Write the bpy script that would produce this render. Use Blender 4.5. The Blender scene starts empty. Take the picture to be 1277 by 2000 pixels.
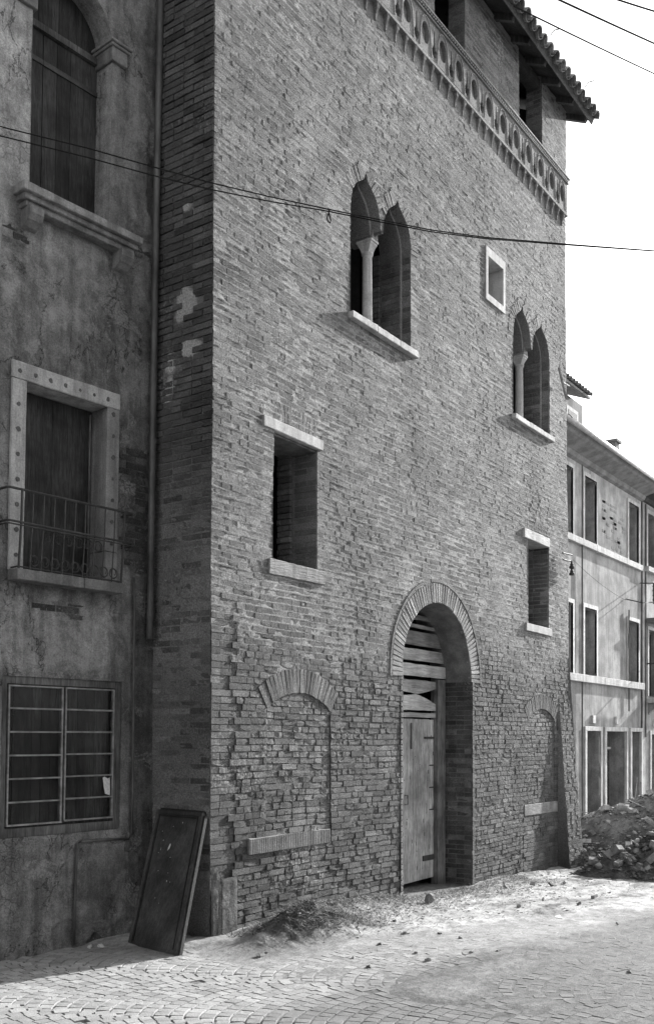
import bpy, bmesh, math, random
import numpy as np
from mathutils import Vector, Matrix
random.seed(7); RS = np.random.RandomState(11)
S = bpy.context.scene; C = S.collection
# ------------------------------------------------------------------ camera, sky, sun, exposure
YAW = math.radians(35.05); FP = 1950.0; HZ = 1445.0; EH = 1.855
DV = (math.cos(YAW), math.sin(YAW)); RV = (math.sin(YAW), -math.cos(YAW))
cam = bpy.data.cameras.new('camera'); co = bpy.data.objects.new('camera', cam); C.objects.link(co)
co.location = (0, 0, EH); co.rotation_euler = (math.pi/2, 0, YAW - math.pi/2)
cam.sensor_fit = 'VERTICAL'; cam.sensor_height = 24.0; cam.lens = 24.0*FP/2000.0
cam.shift_y = (HZ-1000.0)/2000.0; cam.clip_end = 2000; cam.clip_start = 0.05
S.camera = co
SUN_AZ = math.radians(-7.2); SUN_EL = math.radians(21.0)
w = bpy.data.worlds.new('World'); S.world = w; w.use_nodes = True
nt = w.node_tree; nt.nodes.clear()
sky = nt.nodes.new('ShaderNodeTexSky'); sky.sky_type = 'NISHITA'; sky.sun_disc = False
sky.sun_elevation = SUN_EL; sky.sun_rotation = math.pi/2 - SUN_AZ
sky.air_density = 1.2; sky.dust_density = 1.8; sky.ozone_density = 1.0
bw = nt.nodes.new('ShaderNodeRGBToBW'); bg = nt.nodes.new('ShaderNodeBackground'); wo = nt.nodes.new('ShaderNodeOutputWorld')
nt.links.new(sky.outputs[0], bw.inputs[0]); nt.links.new(bw.outputs[0], bg.inputs['Color']); nt.links.new(bg.outputs[0], wo.inputs[0])
bg.inputs['Strength'].default_value = 0.15
sl = bpy.data.lights.new('sun', 'SUN'); sl.energy = 4.2; sl.angle = math.radians(0.55); sl.color = (1, 0.995, 0.985)
so = bpy.data.objects.new('sun', sl); C.objects.link(so)
so.rotation_euler = Vector((math.cos(SUN_EL)*math.cos(SUN_AZ), math.cos(SUN_EL)*math.sin(SUN_AZ), math.sin(SUN_EL))).to_track_quat('Z', 'Y').to_euler()
S.view_settings.view_transform = 'Standard'; S.view_settings.look = 'None'
S.view_settings.exposure = 1.55; S.view_settings.gamma = 1.0; S.view_settings.use_curve_mapping = False
S.render.engine = 'CYCLES'

# ------------------------------------------------------------------ measuring: points on real planes
D = 6.2                      # tower front plane, metres from the camera's line
def ray(px, py):
    t = (px-638.5)/FP
    return (DV[0]+t*RV[0], DV[1]+t*RV[1], (HZ-py)/FP)
def onY(px, py, Y=D):
    a = ray(px, py); s = Y/a[1]; return (a[0]*s, Y, EH+a[2]*s)
def onX(px, py, X):
    a = ray(px, py); s = X/a[0]; return (X, a[1]*s, EH+a[2]*s)
def onG(px, py, z=0.0):
    a = ray(px, py); s = (z-EH)/a[2]; return (a[0]*s, a[1]*s, z)
HA = math.radians(-4.56); HO = (6.97, 6.936); HD = (math.cos(HA), math.sin(HA)); HN = (HD[1], -HD[0])
def Hp(u, z, off=0.0):
    return (HO[0]+HD[0]*u+HN[0]*off, HO[1]+HD[1]*u+HN[1]*off, z)
def onH(px, py, off=0.0):
    a = ray(px, py); qx = HO[0]+HN[0]*off; qy = HO[1]+HN[1]*off
    s = (qx*HN[0]+qy*HN[1])/(a[0]*HN[0]+a[1]*HN[1])
    return ((a[0]*s-HO[0])*HD[0]+(a[1]*s-HO[1])*HD[1], EH+a[2]*s)
def Tp(X, z, off=0.0): return (X, D-off, z)
def Gp(X, z, off=0.0): return (X, 8.2-off, z)

# ------------------------------------------------------------------ vector noise
def _h(ix, iy, iz, seed):
    n = (ix.astype(np.int64)*374761393 + iy.astype(np.int64)*668265263 + iz.astype(np.int64)*2147483647 + seed*1274126177) & 0x7fffffff
    n = ((n ^ (n >> 13))*1274126177) & 0x7fffffff
    n = (n ^ (n >> 16)) & 0xffff
    return n/65535.0*2-1
def vn(x, y, z=0.0, seed=0):
    x = np.asarray(x, float); y = np.asarray(y, float); z = np.zeros_like(x)+z
    x0 = np.floor(x); y0 = np.floor(y); z0 = np.floor(z)
    fx = x-x0; fy = y-y0; fz = z-z0
    fx = fx*fx*(3-2*fx); fy = fy*fy*(3-2*fy); fz = fz*fz*(3-2*fz)
    r = 0
    for a in (0, 1):
        for b in (0, 1):
            for c in (0, 1):
                r = r + _h(x0+a, y0+b, z0+c, seed)*(fx if a else 1-fx)*(fy if b else 1-fy)*(fz if c else 1-fz)
    return r
def fbm(x, y, oct=3, seed=0):
    r = 0; a = 1.0; f = 1.0
    for i in range(oct):
        r = r + a*vn(np.asarray(x)*f, np.asarray(y)*f, 0.0, seed+i*17); a *= .5; f *= 2.03
    return r/1.75
def sstep(a, b, x):
    t = np.clip((np.asarray(x, float)-a)/(b-a), 0, 1); return t*t*(3-2*t)

# ------------------------------------------------------------------ materials
M = {}
class NB:
    def __init__(s, name, rough=0.9, spec=0.25):
        m = bpy.data.materials.new(name); m.use_nodes = True; s.m = m; s.t = m.node_tree; s.n = s.t.nodes
        s.b = s.n['Principled BSDF']; s.b.inputs['Roughness'].default_value = rough
        s.b.inputs['Specular IOR Level'].default_value = spec
        s.geo = s.n.new('ShaderNodeNewGeometry')
    def map(s, sc=(1, 1, 1), rot=(0, 0, 0)):
        q = s.n.new('ShaderNodeMapping'); q.inputs['Scale'].default_value = sc; q.inputs['Rotation'].default_value = rot
        s.t.links.new(s.geo.outputs['Position'], q.inputs[0]); return q.outputs[0]
    def noise(s, scale, det=4, sc=(1, 1, 1), rough=.6, rot=(0, 0, 0), dist=0.0):
        q = s.n.new('ShaderNodeTexNoise'); q.inputs['Scale'].default_value = scale; q.inputs['Detail'].default_value = det
        q.inputs['Roughness'].default_value = rough; q.inputs['Distortion'].default_value = dist
        s.t.links.new(s.map(sc, rot), q.inputs['Vector']); return q.outputs['Fac']
    def ramp(s, x, a, b, lo, hi):
        q = s.n.new('ShaderNodeMapRange'); q.interpolation_type = 'SMOOTHSTEP'
        for k, v in zip(('From Min', 'From Max', 'To Min', 'To Max'), (a, b, lo, hi)): q.inputs[k].default_value = v
        s.t.links.new(x, q.inputs[0]); return q.outputs[0]
    def ma(s, op, a, b):
        q = s.n.new('ShaderNodeMath'); q.operation = op
        for i, v in enumerate((a, b)):
            if isinstance(v, (int, float)): q.inputs[i].default_value = v
            else: s.t.links.new(v, q.inputs[i])
        return q.outputs[0]
    def mixv(s, f, a, b):
        return s.ma('ADD', s.ma('MULTIPLY', s.ma('SUBTRACT', 1.0, f), a), s.ma('MULTIPLY', f, b))
    def tone(s):
        q = s.n.new('ShaderNodeAttribute'); q.attribute_name = 'tone'; return q.outputs['Fac']
    def z(s):
        q = s.n.new('ShaderNodeSeparateXYZ'); s.t.links.new(s.geo.outputs['Position'], q.inputs[0]); return q.outputs
    def col(s, v):
        q = s.n.new('ShaderNodeCombineColor')
        for i in range(3): s.t.links.new(v, q.inputs[i])
        s.t.links.new(q.outputs[0], s.b.inputs['Base Color'])
    def bump(s, h, dist=.004, st=1.0):
        q = s.n.new('ShaderNodeBump'); q.inputs['Distance'].default_value = dist; q.inputs['Strength'].default_value = st
        s.t.links.new(h, q.inputs['Height']); s.t.links.new(q.outputs[0], s.b.inputs['Normal'])
def simple(name, base, rough=.8, spec=.25, var=.35, sc=6, fine=60, bump=.002, stretch=(1, 1, 1), metal=0.0, tone=False, streak=0.0):
    k = NB(name, rough, spec)
    a = k.ramp(k.noise(sc, 5, stretch), .3, .7, base*(1-var), base*(1+var))
    f = k.ramp(k.noise(fine, 4, stretch), .3, .7, .82, 1.15)
    v = k.ma('MULTIPLY', a, f)
    if streak: v = k.ma('MULTIPLY', v, k.ramp(k.noise(3, 5, (3, 3, .25), .65), .35, .62, 1-streak, 1.1))
    if tone: v = k.ma('MULTIPLY', v, k.tone())
    k.col(v); k.b.inputs['Metallic'].default_value = metal
    if bump: k.bump(k.ma('ADD', k.noise(fine, 5, stretch), k.ma('MULTIPLY', k.noise(sc*3, 4, stretch), .6)), bump)
    M[name] = k.m; return k
def mk_brick():
    k = NB('brick_clay', .93, .15)
    t = k.tone()
    big = k.ramp(k.noise(.7, 6, dist=.8, rough=.65), .34, .66, .7, 1.22)
    mid = k.ramp(k.noise(5, 4), .3, .7, .82, 1.15)
    fin = k.ramp(k.noise(90, 4, rough=.8), .35, .65, .6, 1.35)
    lime = k.ma('MULTIPLY', k.ramp(k.noise(1.1, 4), .5, .72, 0, 1), k.ramp(k.noise(34, 4, rough=.7), .5, .62, 0, 1))
    v = k.ma('MULTIPLY', k.ma('MULTIPLY', t, big), k.ma('MULTIPLY', mid, fin))
    v = k.mixv(k.ma('MULTIPLY', lime, .7), v, .42)
    k.col(v)
    k.bump(k.ma('ADD', k.noise(24, 7, (1.6, 1.6, .7), rough=.8), k.ma('MULTIPLY', k.noise(110, 4, rough=.8), .5)), .030, 1)
    M['brick'] = k.m
def mk_mortar():
    k = NB('lime_mortar', .95, .1)
    t = k.tone()
    big = k.ramp(k.noise(.8, 5, dist=.5), .3, .7, .78, 1.2)
    fin = k.ramp(k.noise(70, 5, rough=.8), .35, .65, .55, 1.35)
    k.col(k.ma('MULTIPLY', t, k.ma('MULTIPLY', big, fin)))
    k.bump(k.ma('ADD', k.noise(30, 6, rough=.78), k.ma('MULTIPLY', k.noise(110, 4, rough=.8), .4)), .026, 1)
    M['mortar'] = k.m
def mk_plaster():
    k = NB('stained_render', .92, .15)
    a = k.ramp(k.noise(1.3, 6, dist=1.2), .32, .68, .72, 1.25)
    st = k.ramp(k.noise(2.2, 6, (3.0, 3.0, .4), .7), .32, .66, .62, 1.2)
    bl = k.ramp(k.noise(8, 6, rough=.7), .36, .64, .8, 1.2)
    fi = k.ramp(k.noise(75, 5, rough=.85), .35, .65, .68, 1.3)
    v = k.ma('MULTIPLY', k.ma('MULTIPLY', a, st), k.ma('MULTIPLY', bl, fi))
    v = k.ma('MULTIPLY', v, k.ma('MULTIPLY', k.tone(), .17))
    pale = k.ma('MULTIPLY', k.ramp(k.noise(2.3, 8, rough=.7, dist=1.0), .54, .575, 0, 1), k.ramp(k.noise(60, 5, rough=.8), .42, .6, .1, 1))
    v = k.mixv(k.ma('MULTIPLY', pale, .7), v, .3)
    vo = k.n.new('ShaderNodeTexVoronoi'); vo.feature = 'DISTANCE_TO_EDGE'; vo.inputs['Scale'].default_value = 16
    wn = k.n.new('ShaderNodeTexNoise'); wn.inputs['Scale'].default_value = 9; wn.inputs['Detail'].default_value = 4
    k.t.links.new(k.map(), wn.inputs['Vector'])
    va = k.n.new('ShaderNodeVectorMath'); va.operation = 'MULTIPLY_ADD'; va.inputs[1].default_value = (.12, .12, .12)
    k.t.links.new(wn.outputs['Color'], va.inputs[0]); k.t.links.new(k.geo.outputs['Position'], va.inputs[2]); k.t.links.new(va.outputs[0], vo.inputs['Vector'])
    cr = k.ma('MULTIPLY', k.ramp(vo.outputs['Distance'], .012, .05, 1, 0), k.ramp(k.noise(1.6, 3), .55, .66, 0, 1))
    v = k.ma('MULTIPLY', v, k.ma('SUBTRACT', 1.0, k.ma('MULTIPLY', cr, .45)))
    cn = k.ma('ABSOLUTE', k.ma('SUBTRACT', k.noise(1.1, 7, (1, 1, .7), .62, dist=.4), .5), 0)
    lc = k.ma('MULTIPLY', k.ramp(cn, .0015, .0045, 1, 0), k.ramp(k.noise(.9, 2), .47, .55, 0, 1))
    cr = k.ma('MAXIMUM', cr, lc); v = k.ma('MULTIPLY', v, k.ma('SUBTRACT', 1.0, k.ma('MULTIPLY', lc, .6)))
    k.col(v)
    h = k.ma('SUBTRACT', k.ma('ADD', k.noise(14, 6, rough=.62), k.ma('MULTIPLY', k.noise(120, 3), .25)), k.ma('MULTIPLY', cr, .4))
    k.bump(h, .02, 1); M['plaster'] = k.m
def mk_wood(name, base, spread, grain=.5, rough=.8):
    k = NB(name, rough, .3)
    g = k.ramp(k.noise(5, 6, (9, 9, .7), .7, dist=.8), .3, .7, 1-grain, 1+grain*.8)
    f = k.ramp(k.noise(22, 4, (14, 14, .8), .7), .35, .65, .8, 1.15)
    bl = k.ramp(k.noise(2.3, 5), .3, .7, 1-spread, 1+spread)
    v = k.ma('MULTIPLY', k.ma('MULTIPLY', g, f), k.ma('MULTIPLY', bl, k.ma('MULTIPLY', k.tone(), base)))
    k.col(v); k.bump(k.ma('ADD', k.noise(5, 6, (9, 9, .7), .7), k.noise(22, 4, (14, 14, .8))), .003, .7); M[name] = k.m
def mk_woodh(name, base, spread, grain=.5):
    k = NB(name, .85, .25)
    g = k.ramp(k.noise(5, 6, (.7, 9, 9), .7, dist=.8), .3, .7, 1-grain, 1+grain*.8)
    v = k.ma('MULTIPLY', g, k.ma('MULTIPLY', k.ramp(k.noise(2.3, 5), .3, .7, 1-spread, 1+spread), k.ma('MULTIPLY', k.tone(), base)))
    k.col(v); k.bump(k.noise(5, 6, (.9, 12, 12), .7), .004, .8); M[name] = k.m
def mk_dirt():
    k = NB('trodden_dirt', .97, .1)
    a = k.ramp(k.noise(.9, 6, dist=1), .3, .7, .8, 1.15)
    b = k.ramp(k.noise(7, 6, (1, 1.6, 1), .7), .33, .66, .72, 1.16)
    c = k.ramp(k.noise(60, 5, rough=.8), .3, .7, .74, 1.2)
    v = k.ma('MULTIPLY', k.ma('MULTIPLY', a, b), k.ma('MULTIPLY', c, k.tone()))
    k.col(v); k.bump(k.ma('ADD', k.noise(20, 6, rough=.7), k.ma('MULTIPLY', k.noise(120, 3), .3)), .012, .8); M['dirt'] = k.m
mk_brick(); mk_mortar(); mk_plaster(); mk_dirt()
mk_wood('dark_wood', .042, .5, .5); mk_wood('pale_wood', .34, .38, .5); mk_woodh('plank_wood', .3, .25, .4)
mk_wood('varnished_wood', .062, .5, .4, .5)
simple('stone', .43, .85, .25, .16, 5, 70, .003, tone=True, streak=.25)
simple('dull_stone', .3, .9, .2, .2, 6, 60, .005, tone=True, streak=.3)
simple('soffit_plaster', .3, .9, .1, .25, 4, 60, .003, tone=True)
simple('arch_plaster', .15, .95, .1, .3, 5, 60, .004)
simple('zinc', .09, .55, .5, .35, 8, 60, .001, (1, 1, .3), metal=.35)
simple('gutter_zinc', .4, .5, .5, .2, 8, 60, .001, metal=.2)
simple('iron', .035, .6, .4, .4, 12, 90, .001, tone=True)
simple('painted_iron', .2, .6, .4, .4, 12, 90, .001)
simple('far_plaster', .38, .93, .12, .3, 2.2, 40, .004, tone=True, streak=.16)
simple('tile_clay', .2, .9, .2, .35, 7, 60, .004, tone=True)
simple('cobble', .31, .95, .1, .12, 6, 90, .004, tone=True)
simple('straw', .34, .9, .15, .4, 20, 60, 0, tone=True)
simple('soil', .1, .98, .05, .5, 4, 40, .012, tone=True)
simple('rubble_stone', .3, .9, .2, .35, 6, 50, .006, tone=True)
simple('dark_room', .03, .95, .05, .2, 3, 20, 0)
simple('wire', .012, .95, .0, .1, 10, 60, 0)
simple('paper', .6, .8, .1, .1, 10, 60, 0)
simple('ceramic', .04, .7, .2, .2, 10, 60, 0)
k = NB('window_glass', .08, .5); k.b.inputs['Base Color'].default_value = (.02, .02, .02, 1); k.b.inputs['Alpha'].default_value = 1
k.b.inputs['Transmission Weight'].default_value = 1; k.b.inputs['IOR'].default_value = 1.12; k.b.inputs['Base Color'].default_value = (.8, .8, .8, 1); M['glass'] = k.m

# ------------------------------------------------------------------ mesh building
def link_mesh(name, verts, faces, mat, parent=None, tone=None, origin=None, smooth=False):
    me = bpy.data.meshes.new(name)
    base = parent
    while base is not None and base.parent is not None: base = base.parent
    o0 = np.array(base.location if base is not None else (origin or (0, 0, 0)), float)
    v = np.asarray(verts, float).reshape(-1, 3)-o0
    if isinstance(faces, np.ndarray):
        nf, q = faces.shape
        me.vertices.add(len(v)); me.vertices.foreach_set('co', v.ravel())
        me.loops.add(nf*q); me.loops.foreach_set('vertex_index', faces.astype(np.int32).ravel())
        me.polygons.add(nf); me.polygons.foreach_set('loop_start', (np.arange(nf)*q).astype(np.int32))
        me.update(calc_edges=True)
    else:
        me.from_pydata([tuple(p) for p in v], [], faces)
    at = me.attributes.new('tone', 'FLOAT', 'POINT')
    tv = np.ones(len(v)) if tone is None else np.asarray(tone, float)+np.zeros(len(v))
    at.data.foreach_set('value', tv)
    if mat: me.materials.append(M[mat])
    me.polygons.foreach_set('use_smooth', np.full(len(me.polygons), bool(smooth)))
    o = bpy.data.objects.new(name, me); C.objects.link(o)
    if parent is not None: o.parent = parent
    else: o.location = tuple(o0)
    return o
def thing(name, label, cat, loc, group=None, kind=None):
    o = bpy.data.objects.new(name, None); C.objects.link(o); o.location = loc; o.empty_display_size = .2
    tag(o, label, cat, group, kind); return o
def tag(o, label=None, cat=None, group=None, kind=None):
    if label: o['label'] = label
    if cat: o['category'] = cat
    if group: o['group'] = group
    if kind: o['kind'] = kind
    return o
class MB:
    def __init__(s): s.v = []; s.f = []; s.t = []
    def add(s, vs, fs, tone=1.0):
        n = len(s.v); s.v += [tuple(p) for p in vs]; s.f += [tuple(i+n for i in f) for f in fs]; s.t += [tone]*len(vs); return s
    def hexa(s, p, tone=1.0):      # 8 points: 4 of one face, 4 of the opposite one
        return s.add(p, [(0, 3, 2, 1), (4, 5, 6, 7), (0, 1, 5, 4), (1, 2, 6, 5), (2, 3, 7, 6), (3, 0, 4, 7)], tone)
    def slab(s, mp, u0, u1, z0, z1, o0, o1, tone=1.0, j=0.0):
        r = lambda: random.uniform(-j, j)
        c = [(u0+r(), z0+r()), (u1+r(), z0+r()), (u1+r(), z1+r()), (u0+r(), z1+r())]
        return s.hexa([mp(a, b, o0) for a, b in c]+[mp(a, b, o1) for a, b in c], tone)
    def prism(s, mp, poly, o0, o1, tone=1.0):
        n = len(poly)
        vs = [mp(a, b, o0) for a, b in poly]+[mp(a, b, o1) for a, b in poly]
        fs = [tuple(range(n))[::-1], tuple(range(n, 2*n))]+[(i, (i+1) % n, n+(i+1) % n, n+i) for i in range(n)]
        return s.add(vs, fs, tone)
    def tube(s, pts, r, n=6, tone=1.0, caps=True):
        pts = [Vector(p) for p in pts]; rs = r if isinstance(r, (list, tuple)) else [r]*len(pts)
        vs = []; fs = []
        for i, p in enumerate(pts):
            a = pts[max(0, i-1)]; b = pts[min(len(pts)-1, i+1)]; d = (b-a).normalized()
            up = Vector((0, 0, 1)) if abs(d.z) < .9 else Vector((1, 0, 0))
            e = d.cross(up).normalized(); g = e.cross(d)
            for k_ in range(n):
                an = 2*math.pi*k_/n; vs.append(p+e*math.cos(an)*rs[i]+g*math.sin(an)*rs[i])
        for i in range(len(pts)-1):
            for k_ in range(n):
                fs.append((i*n+k_, i*n+(k_+1) % n, (i+1)*n+(k_+1) % n, (i+1)*n+k_))
        if caps: fs.append(tuple(range(n))[::-1]); fs.append(tuple(range((len(pts)-1)*n, len(pts)*n)))
        return s.add(vs, fs, tone)
    def lathe(s, c, prof, n=16, tone=1.0):
        vs = []; fs = []
        for r, z in prof:
            for k_ in range(n): an = 2*math.pi*k_/n; vs.append((c[0]+r*math.cos(an), c[1]+r*math.sin(an), c[2]+z))
        for i in range(len(prof)-1):
            for k_ in range(n): fs.append((i*n+k_, i*n+(k_+1) % n, (i+1)*n+(k_+1) % n, (i+1)*n+k_))
        fs.append(tuple(range(n))[::-1]); fs.append(tuple(range((len(prof)-1)*n, len(prof)*n)))
        return s.add(vs, fs, tone)
    def strip(s, mp, loop, o0, o1, closed=True, tone=1.0):      # reveal: a loop swept in depth
        n = len(loop); vs = [mp(a, b, o0) for a, b in loop]+[mp(a, b, o1) for a, b in loop]
        fs = [(i, (i+1) % n, n+(i+1) % n, n+i) for i in range(n if closed else n-1)]
        return s.add(vs, fs, tone)
    def ringface(s, mp, la, lb, o, tone=1.0):
        n = len(la); vs = [mp(a, b, o) for a, b in la]+[mp(a, b, o) for a, b in lb]
        return s.add(vs, [(i, (i+1) % n, n+(i+1) % n, n+i) for i in range(n)], tone)
    def build(s, name, mat, parent=None, origin=None, label=None, smooth=False, kind=None):
        o = link_mesh(name, s.v, s.f, mat, parent, s.t, origin, smooth)
        if label: o['label'] = label
        if kind: o['kind'] = kind
        return o
def plate(mp, loops, o0, o1, name, mat, parent, tone=1.0, label=None):
    bm = bmesh.new()
    for lp in loops:
        vs = [bm.verts.new((a, b, 0)) for a, b in lp]
        for i in range(len(vs)): bm.edges.new((vs[i], vs[(i+1) % len(vs)]))
    bmesh.ops.triangle_fill(bm, use_beauty=True, use_dissolve=False, edges=bm.edges[:])
    bm.verts.index_update(); P = [(v.co.x, v.co.y) for v in bm.verts]; T = [tuple(v.index for v in f.verts) for f in bm.faces]
    bm.free(); n = len(P); mb = MB()
    mb.add([mp(a, b, o1) for a, b in P]+[mp(a, b, o0) for a, b in P], T+[tuple(i+n for i in t[::-1]) for t in T], tone)
    for lp in loops: mb.strip(mp, lp, o0, o1, True, tone)
    return mb.build(name, mat, parent, label=label)

# --- bricks
def brick_variants(n, lo, hi, rough=.014):
    out = []
    for i in range(n):
        xs = (-.5, 0, .5); R = lambda a: RS.uniform(-a, a)
        ring = [(-.5, -.5), (0, -.5), (.5, -.5), (.5, 0), (.5, .5), (0, .5), (-.5, .5), (-.5, 0)]
        b = [(x, 0, z) for x, z in ring]
        s_ = [(x*(1+R(.012)), .97+R(.012), z*(1+R(.035))) for x, z in ring]
        f = [(x*(.98+R(.012)), 1+R(rough), z*(.93+R(.04))) for x, z in ring]
        c = [(R(.2), 1+R(rough), R(.2))]
        v = np.array(b+s_+f+c)
        out.append((v, lo*(hi/lo)**(i/(n-1))))
    fs = []
    for a in (0, 8):
        for i in range(8): fs.append((a+i, a+(i+1) % 8, a+8+(i+1) % 8, a+8+i))
    fs += [(23, 16, 17, 24), (17, 18, 19, 24), (24, 19, 20, 21), (23, 24, 21, 22)]
    return out, np.array(fs)
BV, BF = brick_variants(60, .05, .55, .022)
BR, _ = brick_variants(60, .05, .55, .03)
for i_, (v_, t_) in enumerate(BR):      # crumbled bricks: broken corners and hollowed faces
    for j_ in range(16, 25):
        v_[j_, 1] += RS.choice((-.18, -.08, 0, .02, .05))*RS.uniform(.3, 1); v_[j_, 0] += RS.uniform(-.06, .06)*(j_ != 24); v_[j_, 2] += RS.uniform(-.06, .06)
    for j_ in range(8, 16): v_[j_, 1] += RS.uniform(-.11, .0)
BV = BV+BR
CV, CF = brick_variants(24, .4, 1.2, .02)
class Bricks:
    def __init__(s, clay=True): s.L = []; s.clay = clay
    def add(s, c, u, w_, n, L, H, dep, tone=None, rough=0):     # c at the back centre; u along, w_ up, n outward
        s.L.append((c, u, w_, n, L, H, dep, rough, (1 if tone is None else tone)*(random.triangular(.105, .215, .15) if s.clay else 1)))
    def build(s, parent, name, stuff, mat, var=None, faces=None, lim=300, label=None):
        var = var or BV; faces = BF if faces is None else faces; n = len(s.L)
        def size(b):
            c = b[0]; sd = c[0]*DV[0]+c[1]*DV[1]
            q = c[0]*RV[0]+c[1]*RV[1]; X = 638.5+FP*q/max(sd, .1); Y = HZ-FP*(c[2]-EH)/max(sd, .1)
            if sd < .5 or X < -5 or X > 1282 or Y < -5 or Y > 2005: return 0
            u = b[1]; vx = (c[0], c[1]); U = (u[0], u[1])
            n_ = b[3]; view = Vector((c[0], c[1], c[2]-EH)).normalized(); cs = abs(view.dot(Vector(n_)))
            return b[4]*b[5]*cs/sd**2
        nh = len(var)//2 if s.clay else len(var); vt = np.log([q[1] for q in var[:nh]])
        s.L = [b[:7]+(int(np.clip(np.searchsorted(vt, math.log(b[8]))+random.choice((-1, 0, 1)), 0, nh-1))+(nh if b[7] else 0), b[8]) for b in s.L]
        order = sorted(range(n), key=lambda i: -size(s.L[i])); top = set(order[:lim])
        base = parent
        while base.parent is not None: base = base.parent
        off = Vector(base.location); meshes = {}
        for i in order[:lim]:
            c, u, w_, nn, L, H, dep, sd, tn = s.L[i]; k_ = sd % len(var)
            if k_ not in meshes:
                me = bpy.data.meshes.new(name); me.from_pydata([tuple(p) for p in var[k_][0]], [], [tuple(int(j) for j in f) for f in faces])
                a = me.attributes.new('tone', 'FLOAT', 'POINT'); a.data.foreach_set('value', np.full(len(var[k_][0]), var[k_][1])); me.materials.append(M[mat]); meshes[k_] = me
            o = bpy.data.objects.new(name, meshes[k_]); C.objects.link(o); o.parent = parent
            u = Vector(u)*L; nv = Vector(nn)*dep; wv = Vector(w_)*H; t = Vector(c)-off
            o.matrix_basis = Matrix(((u.x, nv.x, wv.x, t.x), (u.y, nv.y, wv.y, t.y), (u.z, nv.z, wv.z, t.z), (0, 0, 0, 1)))
        rest = [s.L[i] for i in range(n) if i not in top]
        if not rest: return
        m = len(rest); nv_ = len(var[0][0])
        c = np.array([r[0] for r in rest]); u = np.array([r[1] for r in rest]); ww = np.array([r[2] for r in rest]); nn = np.array([r[3] for r in rest])
        L = np.array([r[4] for r in rest]); H = np.array([r[5] for r in rest]); dp = np.array([r[6] for r in rest]); kk = np.array([r[7] % len(var) for r in rest])
        VV = np.array([q[0] for q in var])[kk]; TT = np.array([q[1] for q in var])[kk]
        TT = np.array([r[8] for r in rest])
        P = c[:, None]+VV[:, :, 0:1]*(u*L[:, None])[:, None]+VV[:, :, 2:3]*(ww*H[:, None])[:, None]+VV[:, :, 1:2]*(nn*dp[:, None])[:, None]
        Fc = (faces[None]+(np.arange(m)*nv_)[:, None, None]).reshape(-1, 4)
        o = link_mesh(stuff, P.reshape(-1, 3), Fc, mat, parent, np.repeat(TT, nv_)); o['kind'] = 'stuff'
        if label: o['label'] = label
def crossings(poly, z):
    xs = []; n = len(poly)
    for i in range(n):
        (a, b), (c, d) = poly[i], poly[(i+1) % n]
        if (b > z) != (d > z): xs.append(a+(z-b)/(d-b)*(c-a))
    xs.sort(); return list(zip(xs[::2], xs[1::2]))
def inside(poly, x, z):
    r = np.zeros(x.shape, bool); n = len(poly)
    for i in range(n):
        (a, b), (c, d) = poly[i], poly[(i+1) % n]
        if b == d: continue
        r ^= ((b > z) != (d > z)) & (x < a+(z-b)/(d-b)*(c-a))
    return r
def sheet(mp, u0, u1, z0, z1, step, off, polys, name, mat, parent, tone, jit=0.0):
    sz = step[1] if isinstance(step, tuple) else step; step = step[0] if isinstance(step, tuple) else step
    nu = int((u1-u0)/step)+1; nz = int(round((z1-z0)/sz))+1
    U, Z = np.meshgrid(np.linspace(u0, u1, nu), np.linspace(z0, z1, nz), indexing='ij')
    ins = np.zeros(U.shape, bool); U2 = U.copy(); Z2 = Z.copy()
    for poly in polys:
        a = inside(poly, U, Z); ins |= a
        nb = np.zeros_like(a)
        for dx in (-1, 0, 1):
            for dz in (-1, 0, 1): nb |= ~np.roll(np.roll(a, dx, 0), dz, 1)
        m = a & nb
        if not m.any(): continue
        px = U[m]; pz = Z[m]; best = np.full(px.shape, 1e9); bx = px.copy(); bz = pz.copy(); n = len(poly)
        for i in range(n):
            (x1, y1), (x2, y2) = poly[i], poly[(i+1) % n]; dx, dy = x2-x1, y2-y1; q = dx*dx+dy*dy
            if q < 1e-12: continue
            t = np.clip(((px-x1)*dx+(pz-y1)*dy)/q, 0, 1); cx = x1+t*dx; cz = y1+t*dy; dd = (px-cx)**2+(pz-cz)**2
            w_ = dd < best; best = np.where(w_, dd, best); bx = np.where(w_, cx, bx); bz = np.where(w_, cz, bz)
        U2[m] = bx; Z2[m] = bz
    O = off(U, Z)
    X, Y, ZZ = mp(U2, Z2, O)
    V = np.stack([np.broadcast_to(X, U.shape), np.broadcast_to(Y, U.shape), np.broadcast_to(ZZ, U.shape)], -1).reshape(-1, 3)
    idx = np.arange(nu*nz).reshape(nu, nz)
    Fq = np.stack([idx[:-1, :-1], idx[1:, :-1], idx[1:, 1:], idx[:-1, 1:]], -1).reshape(-1, 4)
    fl = ins.reshape(-1)[Fq].all(1); Fq = Fq[~fl]
    return link_mesh(name, V, Fq, mat, parent, tone(U, Z).reshape(-1) if callable(tone) else tone, smooth=True)
def arc(cx, cz, r, a0, a1, n): return [(cx+r*math.cos(math.radians(a0+(a1-a0)*i/n)), cz+r*math.sin(math.radians(a0+(a1-a0)*i/n))) for i in range(n+1)]
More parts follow.
